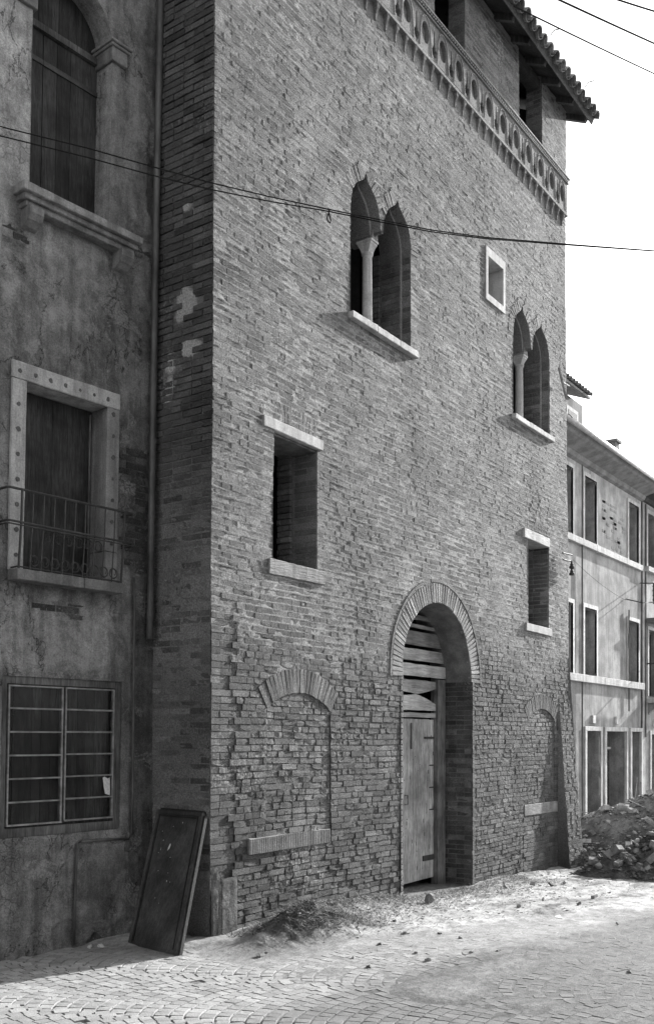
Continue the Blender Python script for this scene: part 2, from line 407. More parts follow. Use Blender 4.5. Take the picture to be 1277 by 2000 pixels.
# ================================================================== BRICK TOWER
tower = thing('brick_tower', 'tall medieval brick tower house with pointed double windows and an arched door', 'building', (11.3, 6.2, 0))
XL, XR = 6.955, 15.71
def leanf(X, z):
    X = np.asarray(X, float); z = np.asarray(z, float)
    return X+.0093*np.maximum(0, z-2)*np.clip((9-X)/2, 0, 1)+(.06-.12*np.clip((z-4.4)/3, 0, 1))*np.clip((X-15.2)/.5, 0, 1)+.21*np.clip((3.2-z)/3.5, 0, 1)*np.clip((X-15.27)/.44, 0, 1)
def wavz(X, z): return .010*np.sin(X*.9+z*.4)+.005*np.sin(X*2.3+z*1.7)+.003*np.sin(X*5.1+z*3)
def Tm(X, z, off=0.0): return (leanf(X, z), D-np.asarray(off, float), np.asarray(z, float)+wavz(np.asarray(X, float), np.asarray(z, float)))
def Tpt(X, z, off=0.0): a = Tm(X, z, off); return (float(a[0]), float(a[1]), float(a[2]))
XC, XB = 7.30, 15.27
EC = (8.335, 1.422, .915); FC = (14.605, 1.515, .806)
E_IN = [(7.77, .86), (8.88, .86)]+arc(*EC, 53.4, 126.6, 10)
F_IN = [(14.11, .86), (15.1, .86)]+arc(*FC, 52.2, 127.8, 10)
def base_off(X, z):
    X = np.asarray(X, float); z = np.asarray(z, float)
    jag = .07*vn(z*5.5, z*0, 0, 3)+.04*np.sign(vn(z*15.3, z*0, 0, 5))
    p = .013*sstep(3.2, 2.75, z+.15*vn(X*1.5, z*2, 0, 9))*(X > XC+jag)
    p = np.where(inside(E_IN, X, z), p-.012, p); p = np.where(inside(F_IN, X, z), p-.012, p)
    p = np.where((X > 13.79) & (X < XB) & (z < .70), .012, p)
    b = .2*np.clip((2.5-z)/2.8, 0, 1)
    p = np.where(X > XB, np.maximum(b+.012*sstep(2.7, 2.3, z), p*.4), p)
    p = p+.022*fbm(X*.8, z*.8, 2, 41)
    low = (z < 1.1) & (X > XC) & (X < 10.3)
    p = p+np.where(low, .011*fbm(X*4, z*4, 3, 77)*sstep(1.1, .5, z), 0)
    return p
def mort_off(X, z):
    lowf = sstep(3.4, 2.4, z+.5*vn(X*.7, z*.7, 0, 8))
    smooth = ((X > 13.79) & (X < XB) & (z < .7)) | ((X < XC) & (z < 3))
    n = .0022*fbm(X*9, z*16, 3, 21)+.0022*vn(X*26, z*40, 0, 23)
    ph = np.abs(((z+.5)/.0655+.5) % 1-.5)*.0655; rg = np.clip(1-ph/.0125, 0, 1)*(.75+.5*vn(X*9, z*40, 0, 44))
    rows = rg*(.0075*(1-lowf)-.0036*lowf)*np.where(smooth, .3, 1)
    return base_off(X, z)+n*np.where(smooth, .5, 1)+rows-.0022-.0026*lowf*np.where(smooth, .4, 1)+.0022*sstep(.3, .7, fbm(X*1.3, z*1.1, 3, 60))
def mort_tone(X, z):
    lowf = sstep(3.4, 2.2, z+.6*vn(X*.7, z*.7, 0, 8))
    return .25-.10*lowf+.04*fbm(X*2, z*2, 3, 90)-.06*sstep(1.2, .1, z)
def light_out(cx, h, z0, dz):
    L = [(-1, 7.82), (-.975, 7.93), (-.86, 8.05), (-.64, 8.15), (-.36, 8.215), (-.14, 8.26), (0, 8.345)]
    P = [(cx+a*h, max(b-dz, 7.79)) for a, b in L]; return P+[(2*cx-a, b) for a, b in P[::-1][1:]]
def dbl(xl, inset=0.0, zs=6.62):
    h = .315-inset; a = light_out(xl+.315, h, 0, inset); b = light_out(xl+1.015, h, 0, inset)
    zb = 7.80 if inset == 0 else 7.752; g = .012 if inset == 0 else .0
    return [(xl+inset, zs)]+a+[(xl+.63-inset*.9, zb+.05), (xl+.665-(.05 if inset else 0), zb), (xl+.665+(.05 if inset else 0), zb), (xl+.70+inset*.9, zb+.05)]+b+[(xl+1.33-inset, zs)]
WA, WBx = 9.295, 13.605
DA, DB = dbl(WA), dbl(WBx)
ARC = [(10.39, -.6), (10.39, 2.69)]+arc(11.315, 2.69, .925, 180, 0, 28)[1:-1]+[(12.24, 2.69), (12.24, -.6)]
WC = [(7.885, 3.60), (8.655, 3.60), (8.655, 4.99), (7.885, 4.99)]
WD = [(14.155, 3.55), (14.915, 3.55), (14.915, 4.93), (14.155, 4.93)]
SQ = [(12.72, 8.05), (13.28, 8.05), (13.28, 8.70), (12.72, 8.70)]
LOG = [[(a, 11.0), (a+.845, 11.0), (a+.845, 12.3), (a, 12.3)] for a in (8.655, 11.22, 13.79)]
polys = [DA, DB, ARC, WC, WD, SQ]+LOG
sheet(Tm, XL, XR, -.5, -.5+193*.0655, (.024, .0131), mort_off, polys, 'front_wall', 'mortar', tower, mort_tone)
# brickwork of the front
def expand(poly, cx, cz, k): return [(cx+(a-cx)*k, cz+(b-cz)*k) for a, b in poly]
ringA = []
for xl in (WA, WBx):
    for c in (xl+.315, xl+1.015):
        ringA.append([(c-.44, 7.95), (c-.42, 8.15), (c-.3, 8.33), (c-.12, 8.42), (c, 8.52), (c+.12, 8.42), (c+.3, 8.33), (c+.42, 8.15), (c+.44, 7.95)])
block = polys+ringA+[
    [(7.69, 4.93), (8.75, 4.93), (8.75, 5.07), (8.68, 5.28), (7.82, 5.28), (7.69, 5.07)], [(7.81, 3.52), (8.80, 3.52), (8.80, 3.66), (7.81, 3.66)],
    [(13.94, 4.88), (14.93, 4.88), (14.93, 5.04), (14.88, 5.22), (14.05, 5.22), (13.94, 5.04)], [(14.02, 3.48), (15.02, 3.48), (15.02, 3.61), (14.02, 3.61)],
    [(12.67, 8.0), (13.33, 8.0), (13.33, 8.77), (12.67, 8.77)],
    [(9.24, 6.56), (10.79, 6.56), (10.79, 6.65), (9.24, 6.65)], [(13.56, 6.56), (15.09, 6.56), (15.09, 6.65), (13.56, 6.65)],
    arc(11.315, 2.69, 1.235, 180, 0, 24),
    [(EC[0], EC[1])]+arc(EC[0], EC[1], 1.19, 52, 128, 10), [(FC[0], FC[1])]+arc(FC[0], FC[1], 1.06, 52, 128, 10),
    [(7.48, .72), (8.88, .72), (8.88, .89), (7.48, .89)], [(13.94, .68), (15.24, .68), (15.24, .88), (13.94, .88)],
    [(6.9, -.6), (7.30, -.6), (7.30, .56), (6.9, .62)], [(6.9, 10.2), (15.8, 10.2), (15.8, 10.99), (6.9, 10.99)]]
E_box = block[-3]
B = Bricks(); BH = .0655
def wav(X, z): return .010*math.sin(X*.9+z*.4)+.004*math.sin(X*2.3+z*1.7)+.002*math.sin(X*5.1+z*5)
row = 0; z = -.5
while z < 12.05:
    zc = z+BH/2; bl = []
    for pi_, p in enumerate(block):
        if pi_ in (len(polys)+4+8, len(polys)+4+9):      # arch rings of blind windows: keep only their upper band
            c_ = EC if pi_ == len(polys)+4+8 else FC
            for a, b in crossings(p, zc):
                if zc > c_[1]+c_[2]*.62:
                    q = c_[2]**2-(zc-c_[1])**2
                    if q > 0: s_ = math.sqrt(q); bl += [(a, c_[0]-s_), (c_[0]+s_, b)]
                    else: bl.append((a, b))
            continue
        bl += crossings(p, zc)
    bl = sorted(t for t in bl if t[1] > t[0]+.002)
    brk = [XL, XR]
    if zc < 3.0: brk.append(XC+.07*float(vn(zc*5.5, 0, 0, 3))+.04*float(np.sign(vn(zc*15.3, 0, 0, 5))))
    for a, b in crossings(E_IN, zc)+crossings(F_IN, zc): brk += [a, b]
    if zc < .7: brk.append(13.79)
    if zc < 2.5: brk.append(XB)
    brk.sort(); free = []; 
    for a, b in zip(brk[:-1], brk[1:]):
        x = a
        for p, q in bl:
            if q <= x or p >= b: continue
            if p > x: free.append((x, p))
            x = max(x, q)
        if x < b: free.append((x, b))
    for a, b in free:
        if b-a < .03: continue
        x = a; first = True
        while x < b-.02:
            fine = (zc < .7 and x > 13.79 and x < XB) or (x < XC and zc < 2.9)
            L = random.choice(((.25, .26, .24, .12, .13, .25) if zc > 3.6 or random.random() < .35 else (.13, .12, .16, .2, .11)) if not fine else (.25, .13, .25, .25)) + random.uniform(-.012, .012)
            if first and (row % 2): L = random.choice((.12, .13, .19))
            first = False; L = min(L, b-x)
            if b-x-L < .05: L = b-x
            cx = x+L/2; lowf = float(sstep(3.4, 2.4, zc))
            if fine: po = random.gauss(.004, .0018); tn = random.uniform(.62, .9)
            else: po = random.gauss(.0000+.0024*lowf, .0019+.0003*lowf); tn = random.choice((.85, .95, 1.05, 1.15))*(1.35 if random.random() < .03 else 1)*(1-.28*lowf)
            if random.random() < .012+.03*(lowf if zc < 1 else 0): po -= .02
            inE = inside(E_IN, np.array([cx]), np.array([zc]))[0] or inside(F_IN, np.array([cx]), np.array([zc]))[0]
            if inE: tn *= 1.25
            o_ = float(base_off(cx, zc))+po
            a0, a1, a2 = Tpt(cx, zc, o_-.05)
            ti = random.gauss(0, .012) if not fine else 0; ya = random.gauss(0, .004+.006*lowf)
            u = Vector((math.cos(ti), math.sin(ya), math.sin(ti))).normalized(); ww = Vector((0, random.gauss(0, .015+.02*lowf), 1)).normalized(); nn = Vector((0, -1, 0))
            gap = .011 if not fine else .008
            B.add((a0, a1, a2), tuple(u), tuple(ww), tuple(nn), L-gap+.001, BH-(.0095 if not fine else .0065)+random.uniform(-.002, .002), .05, tn, int(random.random() < (.08 if fine else .22+.43*lowf)))
            x += L
    z += BH; row += 1
def ring(cx, cz, r0, r1, a0, a1, pitch, off, tn, circ=False, th=.052):
    rm = (r0+r1)/2; n = int(round(abs(math.radians(a1-a0))*rm/pitch))
    for i in range(n):
        a = math.radians(a0+(a1-a0)*(i+.5)/n); ca, sa = math.cos(a), math.sin(a)
        p = Tpt(cx+rm*ca, cz+rm*sa, float(base_off(cx+r1*ca, cz+(r1+.03)*sa))+off+random.gauss(0, .0015)-.05); rad = (ca, 0, sa); tan = (-sa, 0, ca)
        if circ: B.add(p, tan, rad, (0, -1, 0), pitch-.008, r1-r0, .05, random.uniform(*tn))
        else: B.add(p, rad, tan, (0, -1, 0), r1-r0-.006+random.uniform(-.012, .008), th, .05, random.uniform(*tn))
ring(11.315, 2.69, .925, 1.175, -3.5, 183.5, .060, .008, (1.15, 2.3), th=.045)
ring(11.315, 2.69, 1.182, 1.222, -3.5, 183.5, .22, .011, (.9, 1.3), circ=True)
ring(EC[0], EC[1], EC[2], 1.17, 53, 127, .062, .006, (.7, 1.1), th=.056)
ring(FC[0], FC[1], FC[2], 1.04, 52, 128, .062, .006, (.7, 1.05), th=.056)
for xl in (WA, WBx):
    for c in (xl+.315, xl+1.015):
        P = light_out(c, .315, 0, 0); seg = []
        for (a, b), (e, f) in zip(P[:-1], P[1:]):
            L = math.hypot(e-a, f-b); m = max(1, round(L/.06))
            for i in range(m):
                t = (i+.5)/m; x_, z_ = a+(e-a)*t, b+(f-b)*t; nx, nz = -(f-b)/L, (e-a)/L
                k_ = math.atan2(nz, nx*.8+(x_-c)*.9); nx, nz = math.cos(k_), math.sin(k_)
                if abs(x_-(xl+.665)) < .08 and z_ < 8.05: continue
                p = Tpt(x_+nx*.085, z_+nz*.085, .0035+random.gauss(0, .0015)-.05)
                B.add(p, (nx, 0, nz), (-nz, 0, nx), (0, -1, 0), .16, .051, .05, random.uniform(.95, 1.5))
for (xa, xb, za, zb) in ((7.86, 8.66, 5.075, 5.27), (14.06, 14.88, 5.04, 5.21)):
    n = int((xb-xa)/.062)
    for i in range(n):
        x_ = xa+(i+.5)*(xb-xa)/n; lean = (x_-(xa+xb)/2)*.5; u = Vector((lean, 0, 1)).normalized()
        B.add(Tpt(x_, (za+zb)/2, float(base_off(x_, za))+random.gauss(.001, .001)-.05), tuple(u), (-u.z, 0, u.x), (0, -1, 0), zb-za-.01, .055, .05, random.uniform(.9, 1.25))
# reveals
def reveal_bricks(X, z0, z1, y0, y1, face=-1, tn=(.95, 1.35), po=.004):
    z_ = z0; k_ = 0
    while z_ < z1-.02:
        y = y0; 
        while y < y1-.02:
            L = min(random.choice((.25, .13)) if (k_+int(y > y0)) % 2 else random.choice((.13, .25)), y1-y)
            if y1-y-L < .05: L = y1-y
            xx = float(leanf(X, z_))
            B.add((xx-face*.046+0, y+L/2, z_+BH/2), (0, 1, 0), (0, 0, 1), (face, 0, 0), L-.009, BH-.011, .05+random.gauss(po-.003, .004), random.uniform(*tn)); y += L
        z_ += BH; k_ += 1
reveal_bricks(8.655, 3.66, 4.93, 6.205, 6.50); reveal_bricks(8.60, 3.66, 4.93, 6.52, 6.70)
reveal_bricks(14.915, 3.61, 4.88, 6.205, 6.58)
reveal_bricks(12.24, -.3, 2.62, 6.165, 6.61, tn=(.6, .85)); reveal_bricks(10.39, -.3, 2.62, 6.165, 6.61, 1)
for a in (8.655, 11.22, 13.79): reveal_bricks(a+.845, 11.0, 12.05, 6.205, 6.45)
for xl in (WA, WBx):
    reveal_bricks(xl+1.33, 6.66, 7.8, 6.205, 6.32, po=.003); reveal_bricks(xl+1.295, 6.66, 7.8, 6.33, 6.60, po=.005); reveal_bricks(xl+1.27, 6.66, 7.9, 6.62, 6.72, po=.004)
# side face of the tower, between its corner and the house
side = MB()
def Sm(y, z, off=0.0):
    y = np.asarray(y, float); z = np.asarray(z, float); return (leanf(XL+0*y, z)-off, y, z)
def white(y, z): return sstep(.42, .62, np.exp(-((y-6.56)/.13)**2-((z-6.0)/.22)**2)+.9*np.exp(-((y-6.46)/.16)**2-((z-5.55)/.10)**2)+.9*np.exp(-((y-6.55)/.06)**2-((z-6.93)/.07)**2)+.7*np.exp(-((y-6.75)/.08)**2-((z-5.3)/.5)**2)+.42*fbm(y*9, z*9, 3, 18))
def damp(y, z): return 1-.45*sstep(0, .12, .38+.05*vn(z*5, 0*z, 0, 2)-(y-6.2)-.22*sstep(2.2, 2.4, z))*sstep(1.3, 1.5, z)*sstep(2.75, 2.6, z)
def side_off(y, z):
    lo = sstep(5.2, 3.6, z)
    return .009*white(y, z)+.004*fbm(y*12, z*16, 3, 31)+.003*vn(y*30, z*30, 0, 5)-.009*(1-lo)+.002+.03*sstep(.62, .5, z)*(1+.3*vn(y*9, z*9, 0, 4))
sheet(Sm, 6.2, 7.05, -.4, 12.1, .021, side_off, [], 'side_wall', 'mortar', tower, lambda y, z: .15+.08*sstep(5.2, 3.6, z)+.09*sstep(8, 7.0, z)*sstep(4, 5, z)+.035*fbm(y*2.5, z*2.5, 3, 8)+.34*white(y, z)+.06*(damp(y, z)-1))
z = .52; k_ = 0
while z < 12.0:
    y = 6.2; first = True
    while y < 6.96:
        L = random.choice((.25, .25, .13, .26)); 
        if first: L = .12 if k_ % 2 else .25
        first = False; lo = float(sstep(5.2, 3.6, z))
        sl_ = random.gauss(0, .012)
        if not (lo > .9 and random.random() < .25) and (wh := float(white(np.array([y+L/2]), np.array([z+.03]))[0])) < .8:
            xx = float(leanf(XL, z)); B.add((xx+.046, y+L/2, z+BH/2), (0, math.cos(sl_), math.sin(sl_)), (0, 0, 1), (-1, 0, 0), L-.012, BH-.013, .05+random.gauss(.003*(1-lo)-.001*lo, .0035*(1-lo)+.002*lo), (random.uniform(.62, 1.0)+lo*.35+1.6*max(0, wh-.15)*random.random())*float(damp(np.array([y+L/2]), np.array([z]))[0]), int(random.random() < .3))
        y += L
    z += BH; k_ += 1
B.build(tower, 'brick', 'brick_courses', 'brick')
# body behind the front: plain walls, floors
mb = MB()
mb.add([(7.1, 6.5, -.4), (7.1, 13, -.4), (7.1, 13, 12.1), (7.1, 6.5, 12.1)], [(0, 1, 2, 3)], .22)
mb.add([(7.0, 7.04, 9), (7.0, 13, 9), (7.0, 13, 12.1), (7.0, 7.04, 12.1)], [(0, 1, 2, 3)], .2)
mb.add([(15.72, 6.22, -.4), (15.72, 13, -.4), (15.66, 13, 12.1), (15.66, 6.22, 12.1)], [(0, 1, 2, 3)], .24)
mb.add([(15.97, 6.03, -.5), (15.75, 6.3, -.5), (15.75, 6.3, 3.2), (15.77, 6.19, 3.2)], [(0, 1, 2, 3)], .24)
mb.add([(6.95, 13, -.4), (15.7, 13, -.4), (15.7, 13, 14.2), (6.95, 13, 14.2)], [(0, 1, 2, 3)], .22)
mb.build('rear_walls', 'mortar', tower)
mb = MB()
for zf in (-.12, 3.15, 6.2, 10.6): mb.add([(7.1, 6.75, zf), (15.6, 6.75, zf), (15.6, 13, zf), (7.1, 13, zf)], [(0, 1, 2, 3)], 1)
for xw in (9.0, 10.28, 12.4, 13.4): mb.add([(xw, 6.72, -.2), (xw, 13, -.2), (xw, 13, 10.6), (xw, 6.72, 10.6)], [(0, 1, 2, 3)], 1)
mb.build('inner_floor', 'dark_room', tower)
def rev(name, loop, o0, o1, mat, tn=1.0):
    mb = MB(); mb.strip(Tpt, loop, o0, o1, True, tn); return mb.build(name, mat, tower)
mb = MB(); oo = [float(base_off(a+(.05 if a > 11.3 else -.05), b+(.05 if b > 2.7 else 0)))+.003 for a, b in ARC]; n_ = len(ARC)
mb.add([Tpt(a, b, o) for (a, b), o in zip(ARC, oo)]+[Tpt(a, b, -.62) for a, b in ARC], [(i, i+1, n_+i+1, n_+i) for i in range(n_-1)]); mb.build('door_arch_soffit', 'arch_plaster', tower)
for lp in (WC, WD): rev('window_reveal', lp, .0, -.46, 'mortar', .28)
for lp in LOG: rev('loggia_reveal', lp, .0, -.25, 'mortar', .25)
# stone dressings
def stone(name, u0, u1, z0, z1, o0, o1, tn=1.0, mat='stone', j=.004, parent=tower, mp=Tpt, label=None):
    bm = bmesh.new(); c = [(u0, z0), (u1, z0), (u1, z1), (u0, z1)]
    r = lambda: random.uniform(-j, j)
    v = [bm.verts.new(mp(a+r(), b+r(), o)) for o in (o0, o1) for a, b in c]
    for f in ((0, 3, 2, 1), (4, 5, 6, 7), (0, 1, 5, 4), (1, 2, 6, 5), (2, 3, 7, 6), (3, 0, 4, 7)): bm.faces.new([v[i] for i in f])
    L_ = max(abs(u1-u0), abs(z1-z0)); le = [e for e in bm.edges if e.calc_length() > .12]
    if le: bmesh.ops.subdivide_edges(bm, edges=le, cuts=max(1, min(14, int(L_/.06))), use_grid_fill=True)
    bmesh.ops.bevel(bm, geom=[e for e in bm.edges if len(e.link_faces) == 2 and e.calc_face_angle() > 1.2], offset=.006, segments=1, affect='EDGES')
    for v_ in bm.verts: v_.co += Vector((random.gauss(0, .3), random.gauss(0, .25), random.gauss(0, .4)))*(.0022+.15*j)
    vs = [tuple(q.co) for q in bm.verts]; bm.verts.index_update(); fs = [tuple(q.index for q in f.verts) for f in bm.faces]; bm.free()
    return link_mesh(name, vs, fs, mat, parent, tn)
# double windows
for xl, dz in ((WA, 0), (WBx, 0)):
    w0 = MB(); outer = dbl(xl); inner = dbl(xl, .035); w0.strip(Tpt, outer, .002, -.125, True, .22); w0.ringface(Tpt, outer, inner, -.125, .36); w0.strip(Tpt, inner, -.125, -.42, True, .2)
    pw = w0.build('double_window', 'mortar', tower)
    cx, cy = xl+.665, D+.205; Xc = float(leanf(cx, 7))
    cm = MB(); cm.lathe((Xc, cy, 6.64), [(.07, 0), (.07, .03), (.062, .045), (.061, .3), (.057, .93), (.058, .945), (.07, .953), (.072, .97), (.06, .98)], 20)
    cm.build('column', 'stone', pw, smooth=True)
    cp = MB(); zt = 7.604
    def sq(h1, h2, z_): return [(Xc-h1, cy-h2, z_), (Xc+h1, cy-h2, z_), (Xc+h1, cy+h2, z_), (Xc-h1, cy+h2, z_)]
    L_ = [sq(.052, .052, zt+.01), sq(.051, .056, zt+.03), sq(.056, .066, zt+.055), sq(.062, .078, zt+.08), sq(.070, .094, zt+.10), sq(.071, .096, zt+.118), sq(.078, .108, zt+.122), sq(.078, .108, zt+.146)]
    vs = sum(L_, []); fs = [(i*4+k_, i*4+(k_+1) % 4, i*4+4+(k_+1) % 4, i*4+4+k_) for i in range(len(L_)-1) for k_ in range(4)]+[(3, 2, 1, 0), tuple(range(28, 32))]
    cp.add(vs, fs, .95); cp.build('capital', 'stone', pw)
    pb = MB(); pb.hexa(sq(.066, .11, zt+.146)+sq(.05, .11, zt+.25), .28); pb.build('springer', 'mortar', pw)
    s0 = xl-.04
    for a, b in ((s0, s0+.52), (s0+.523, s0+1.02), (s0+1.023, s0+1.465)): stone('sill', a, b, 6.566, 6.645, -.3, .065, random.uniform(.92, 1.04), parent=pw)
lt = stone('lintel', 7.70, 8.74, 4.948, 5.066, -.30, .03, .95, j=.012); lt['label'] = 'rough pale stone lintel of the left rectangular window'
stone('sill', 7.82, 8.80, 3.525, 3.655, -.32, .018, .78, 'dull_stone', j=.016).__setitem__('label', 'weathered patchy sill of the left rectangular window')
stone('lintel', 13.955, 14.92, 4.892, 5.03, -.3, .03, .95, j=.006); stone('sill', 14.03, 15.01, 3.49, 3.605, -.3, .03, .85)
stone('lintel_underside', 7.86, 8.7, 4.925, 4.947, -.45, -.02, .4, 'dull_stone')
# square window
fr = plate(Tpt, [[(12.686, 8.013), (13.31, 8.013), (13.31, 8.757), (12.686, 8.757)], [(12.752, 8.103), (13.245, 8.103), (13.245, 8.634), (12.752, 8.634)]], -.34, .012, 'square_window_frame', 'stone', tower, .9)
mb = MB(); mb.slab(Tpt, 12.7, 13.3, 8.05, 8.7, -.40, -.36); mb.build('window_board', 'dark_wood', tower)
# blind window sills
for (a, b, c, d_, o, tn) in ((7.49, 8.865, .728, .886, .030, .62), (13.95, 15.235, .70, .875, .028, .66)):
    stone('blind_window_sill', a, b, c, d_, -.06, o, tn, 'dull_stone', j=.006)
mb = MB()
for i in range(46):
    x = 7.51+i*.0293; mb.slab(Tpt, x, x+.013, .735, .88, .026, .0335, .66, .001)
mb.build('tooling_ridges', 'dull_stone', tower, kind='stuff')
# plaster base blocks of the corner
def rough_block(name, corners, z0, z1, mat, tn, seed, parent=tower, amp=.012):
    (xa, ya), (xb, yb) = corners; n = 14; m = int((z1-z0)/.04)+1
    S_, T_ = np.meshgrid(np.linspace(0, 1, n), np.linspace(0, 1, m), indexing='ij')
    Lx, Ly = xb-xa, yb-ya; ln = math.hypot(Lx, Ly); nx, ny = Ly/ln, -Lx/ln
    ed = np.minimum(1, np.minimum(np.minimum(S_, 1-S_)*ln/.02, (1-T_)*(z1-z0)/.03))
    o = .004*ed+amp*.35*fbm(S_*ln*8, T_*(z1-z0)*8, 3, seed)
    V = np.stack([xa+Lx*S_+nx*o, ya+Ly*S_+ny*o, z0+(z1-z0+.02*vn(S_*4, 0*S_, 0, seed))*T_], -1).reshape(-1, 3)
    ix = np.arange(n*m).reshape(n, m); return link_mesh(name, V, np.stack([ix[:-1, :-1], ix[1:, :-1], ix[1:, 1:], ix[:-1, 1:]], -1).reshape(-1, 4), mat, parent, tn)
rough_block('corner_render', ((6.952, 6.185), (7.045, 6.175)), -.2, .66, 'plaster', .6, 4)
rough_block('corner_render', ((7.075, 6.17), (7.30, 6.165)), -.2, .56, 'plaster', .62, 9)
rough_block('corner_render', ((6.94, 6.98), (6.94, 6.19)), -.2, .62, 'plaster', 1.15, 14)
# frieze
hol = 12.678
for k_ in range(-13, 7):
    h = hol+.447*k_; x0, x1 = h-.11, h+.337
    x0 = max(x0, 6.99); x1 = min(x1, 15.62)
    loops = [[(x0, 10.425), (x1, 10.425), (x1, 10.905), (x0, 10.905)]]
    if h > 7.1: loops.append([(h+.094*math.cos(t)*(1-.08*math.sin(t)), 10.668+.132*math.sin(t)) for t in [2*math.pi*i/18 for i in range(18)]])
    g = h+.2235
    if g < 15.55 and g > 7.1:
        loops.append([(g-.012, 10.80), (g-.018, 10.62), (g-.035, 10.60), (g-.03, 10.585), (g-.062, 10.575), (g-.07, 10.54), (g-.045, 10.52), (g-.055, 10.495), (g-.02, 10.475),
                      (g, 10.465), (g+.02, 10.475), (g+.055, 10.495), (g+.045, 10.52), (g+.07, 10.54), (g+.062, 10.575), (g+.03, 10.585), (g+.035, 10.60), (g+.018, 10.62), (g+.012, 10.80)])
    plate(Tpt, loops, .008, .058, 'frieze_panel', 'mortar', tower, random.uniform(.2, .25))
fz = MB()
for k_ in range(int((15.62-6.98)/.215)):      # thin ribs of the little interlaced arches
    pass
fz.slab(Tpt, 6.97, 15.62, 10.385, 10.424, .0, .066, .27); fz.slab(Tpt, 6.97, 15.62, 10.906, 10.922, .0, .085, .25)
fz.slab(Tpt, 6.95, 15.64, 10.974, 10.996, -.05, .10, .32)
fz.build('string_course', 'mortar', tower)
rib = MB()
for k_ in range(-13, 7):
    h = hol+.447*k_
    if h < 7.1: continue
    for r_ in (.125,):
        P = [(h+r_*math.cos(a), 10.70+.17*math.sin(a)) for a in [math.pi*i/8 for i in range(9)]]
        P = [(P[0][0]+.03, 10.44)]+P+[(P[-1][0]-.03, 10.44)]
        rib.tube([Tpt(min(a, 15.6), b, .059) for a, b in P], .011, 5, .3)
rib.build('tracery_rib', 'mortar', tower, kind='stuff')
rp = MB(); n = int((15.62-6.97)/.052)
for i in range(n):
    x = 6.97+i*.052; rp.hexa([Tpt(x, 10.923, .06), Tpt(x+.032, 10.923, .06), Tpt(x+.056, 10.971, .06), Tpt(x+.024, 10.971, .06), Tpt(x, 10.925, .09), Tpt(x+.03, 10.925, .09), Tpt(x+.054, 10.969, .09), Tpt(x+.024, 10.969, .09)], .3)
rp.build('rope_moulding', 'mortar', tower, kind='stuff')
x = 15.47; first = None
while x > 7.0:
    if first is None:
        mb = MB(); lab = [(0.0, 10.384, .06), (0, 10.34, .055), (0, 10.27, .032), (0, 10.20, .02)]
        vs = []
        for i, (q, z_, o) in enumerate(lab):
            hw = (.045, .024, .016, .010)[i]; vs += [Tpt(x-hw, z_, -.02), Tpt(x+hw, z_, -.02), Tpt(x+hw, z_, o), Tpt(x-hw, z_, o)]
        mb.add(vs, [(i*4+k2, i*4+(k2+1) % 4, i*4+4+(k2+1) % 4, i*4+4+k2) for i in range(3) for k2 in range(4)]+[(0, 1, 2, 3), (15, 14, 13, 12)], .23)
        first = mb.build('corbel', 'mortar', tower); x_first = x
    else:
        o = first.copy(); C.objects.link(o); o.location = (x-x_first, 0, random.uniform(-.006, .006)); o.scale = (random.uniform(.85, 1.15), 1, 1); o.location.x = (x-x_first)-(o.scale.x-1)*(x_first-tower.location.x)
    x -= .2168
# roof
SL = math.radians(26); EY, EZ = 5.86, 12.02; cs, sn = math.cos(SL), math.sin(SL); RX0, RX1 = 6.7, 15.93
def Rp(x, s_, h=0.0): return (x, EY+s_*cs-h*sn, EZ+s_*sn+h*cs)
mb = MB(); SLn = 4.6
mb.hexa([Rp(RX0, 0), Rp(RX1, 0), Rp(RX1, SLn), Rp(RX0, SLn), Rp(RX0, 0, .04), Rp(RX1, 0, .04), Rp(RX1, SLn, .04), Rp(RX0, SLn, .04)], 1)
rp0 = mb.build('roof_boards', 'dark_wood', tower)
ry = EY+SLn*cs; rz = EZ+SLn*sn
mb = MB(); mb.add([(RX0, ry, rz+.04), (RX1, ry, rz+.04), (RX1, 13.3, 12.4), (RX0, 13.3, 12.4)], [(0, 1, 2, 3)], 1); mb.build('rear_roof', 'tile_clay', tower)
mb = MB(); mb.add([(15.68, 6.2, 12.1), (15.68, 13, 12.5), (15.68, ry, rz)], [(0, 1, 2)], .22); mb.add([(6.98, 6.2, 12.1), (6.98, 13, 12.5), (6.98, ry, rz)], [(0, 1, 2)], .22); mb.build('gable_wall', 'mortar', tower)
mb = MB(); mb.slab(Tpt, 7.0, 15.66, 12.0, 12.14, -.2, -.02); mb.build('wall_plate', 'dark_wood', tower)
x = RX0+.1
while x < RX1:
    mb = MB(); mb.hexa([Rp(x, .03, -.09), Rp(x+.07, .03, -.09), Rp(x+.07, 1.2, -.09), Rp(x, 1.2, -.09), Rp(x, .03, -.002), Rp(x+.07, .03, -.002), Rp(x+.07, 1.2, -.002), Rp(x, 1.2, -.002)], 1.5); mb.build('rafter', 'dark_wood', tower); x += .56
mb = MB(); mb.hexa([Rp(RX0, -.02, -.05), Rp(RX1, -.02, -.05), Rp(RX1, -.003, -.05), Rp(RX0, -.003, -.05), Rp(RX0, -.02, .045), Rp(RX1, -.02, .045), Rp(RX1, -.003, .045), Rp(RX0, -.003, .045)], 1.6)
mb.build('fascia', 'dark_wood', tower)
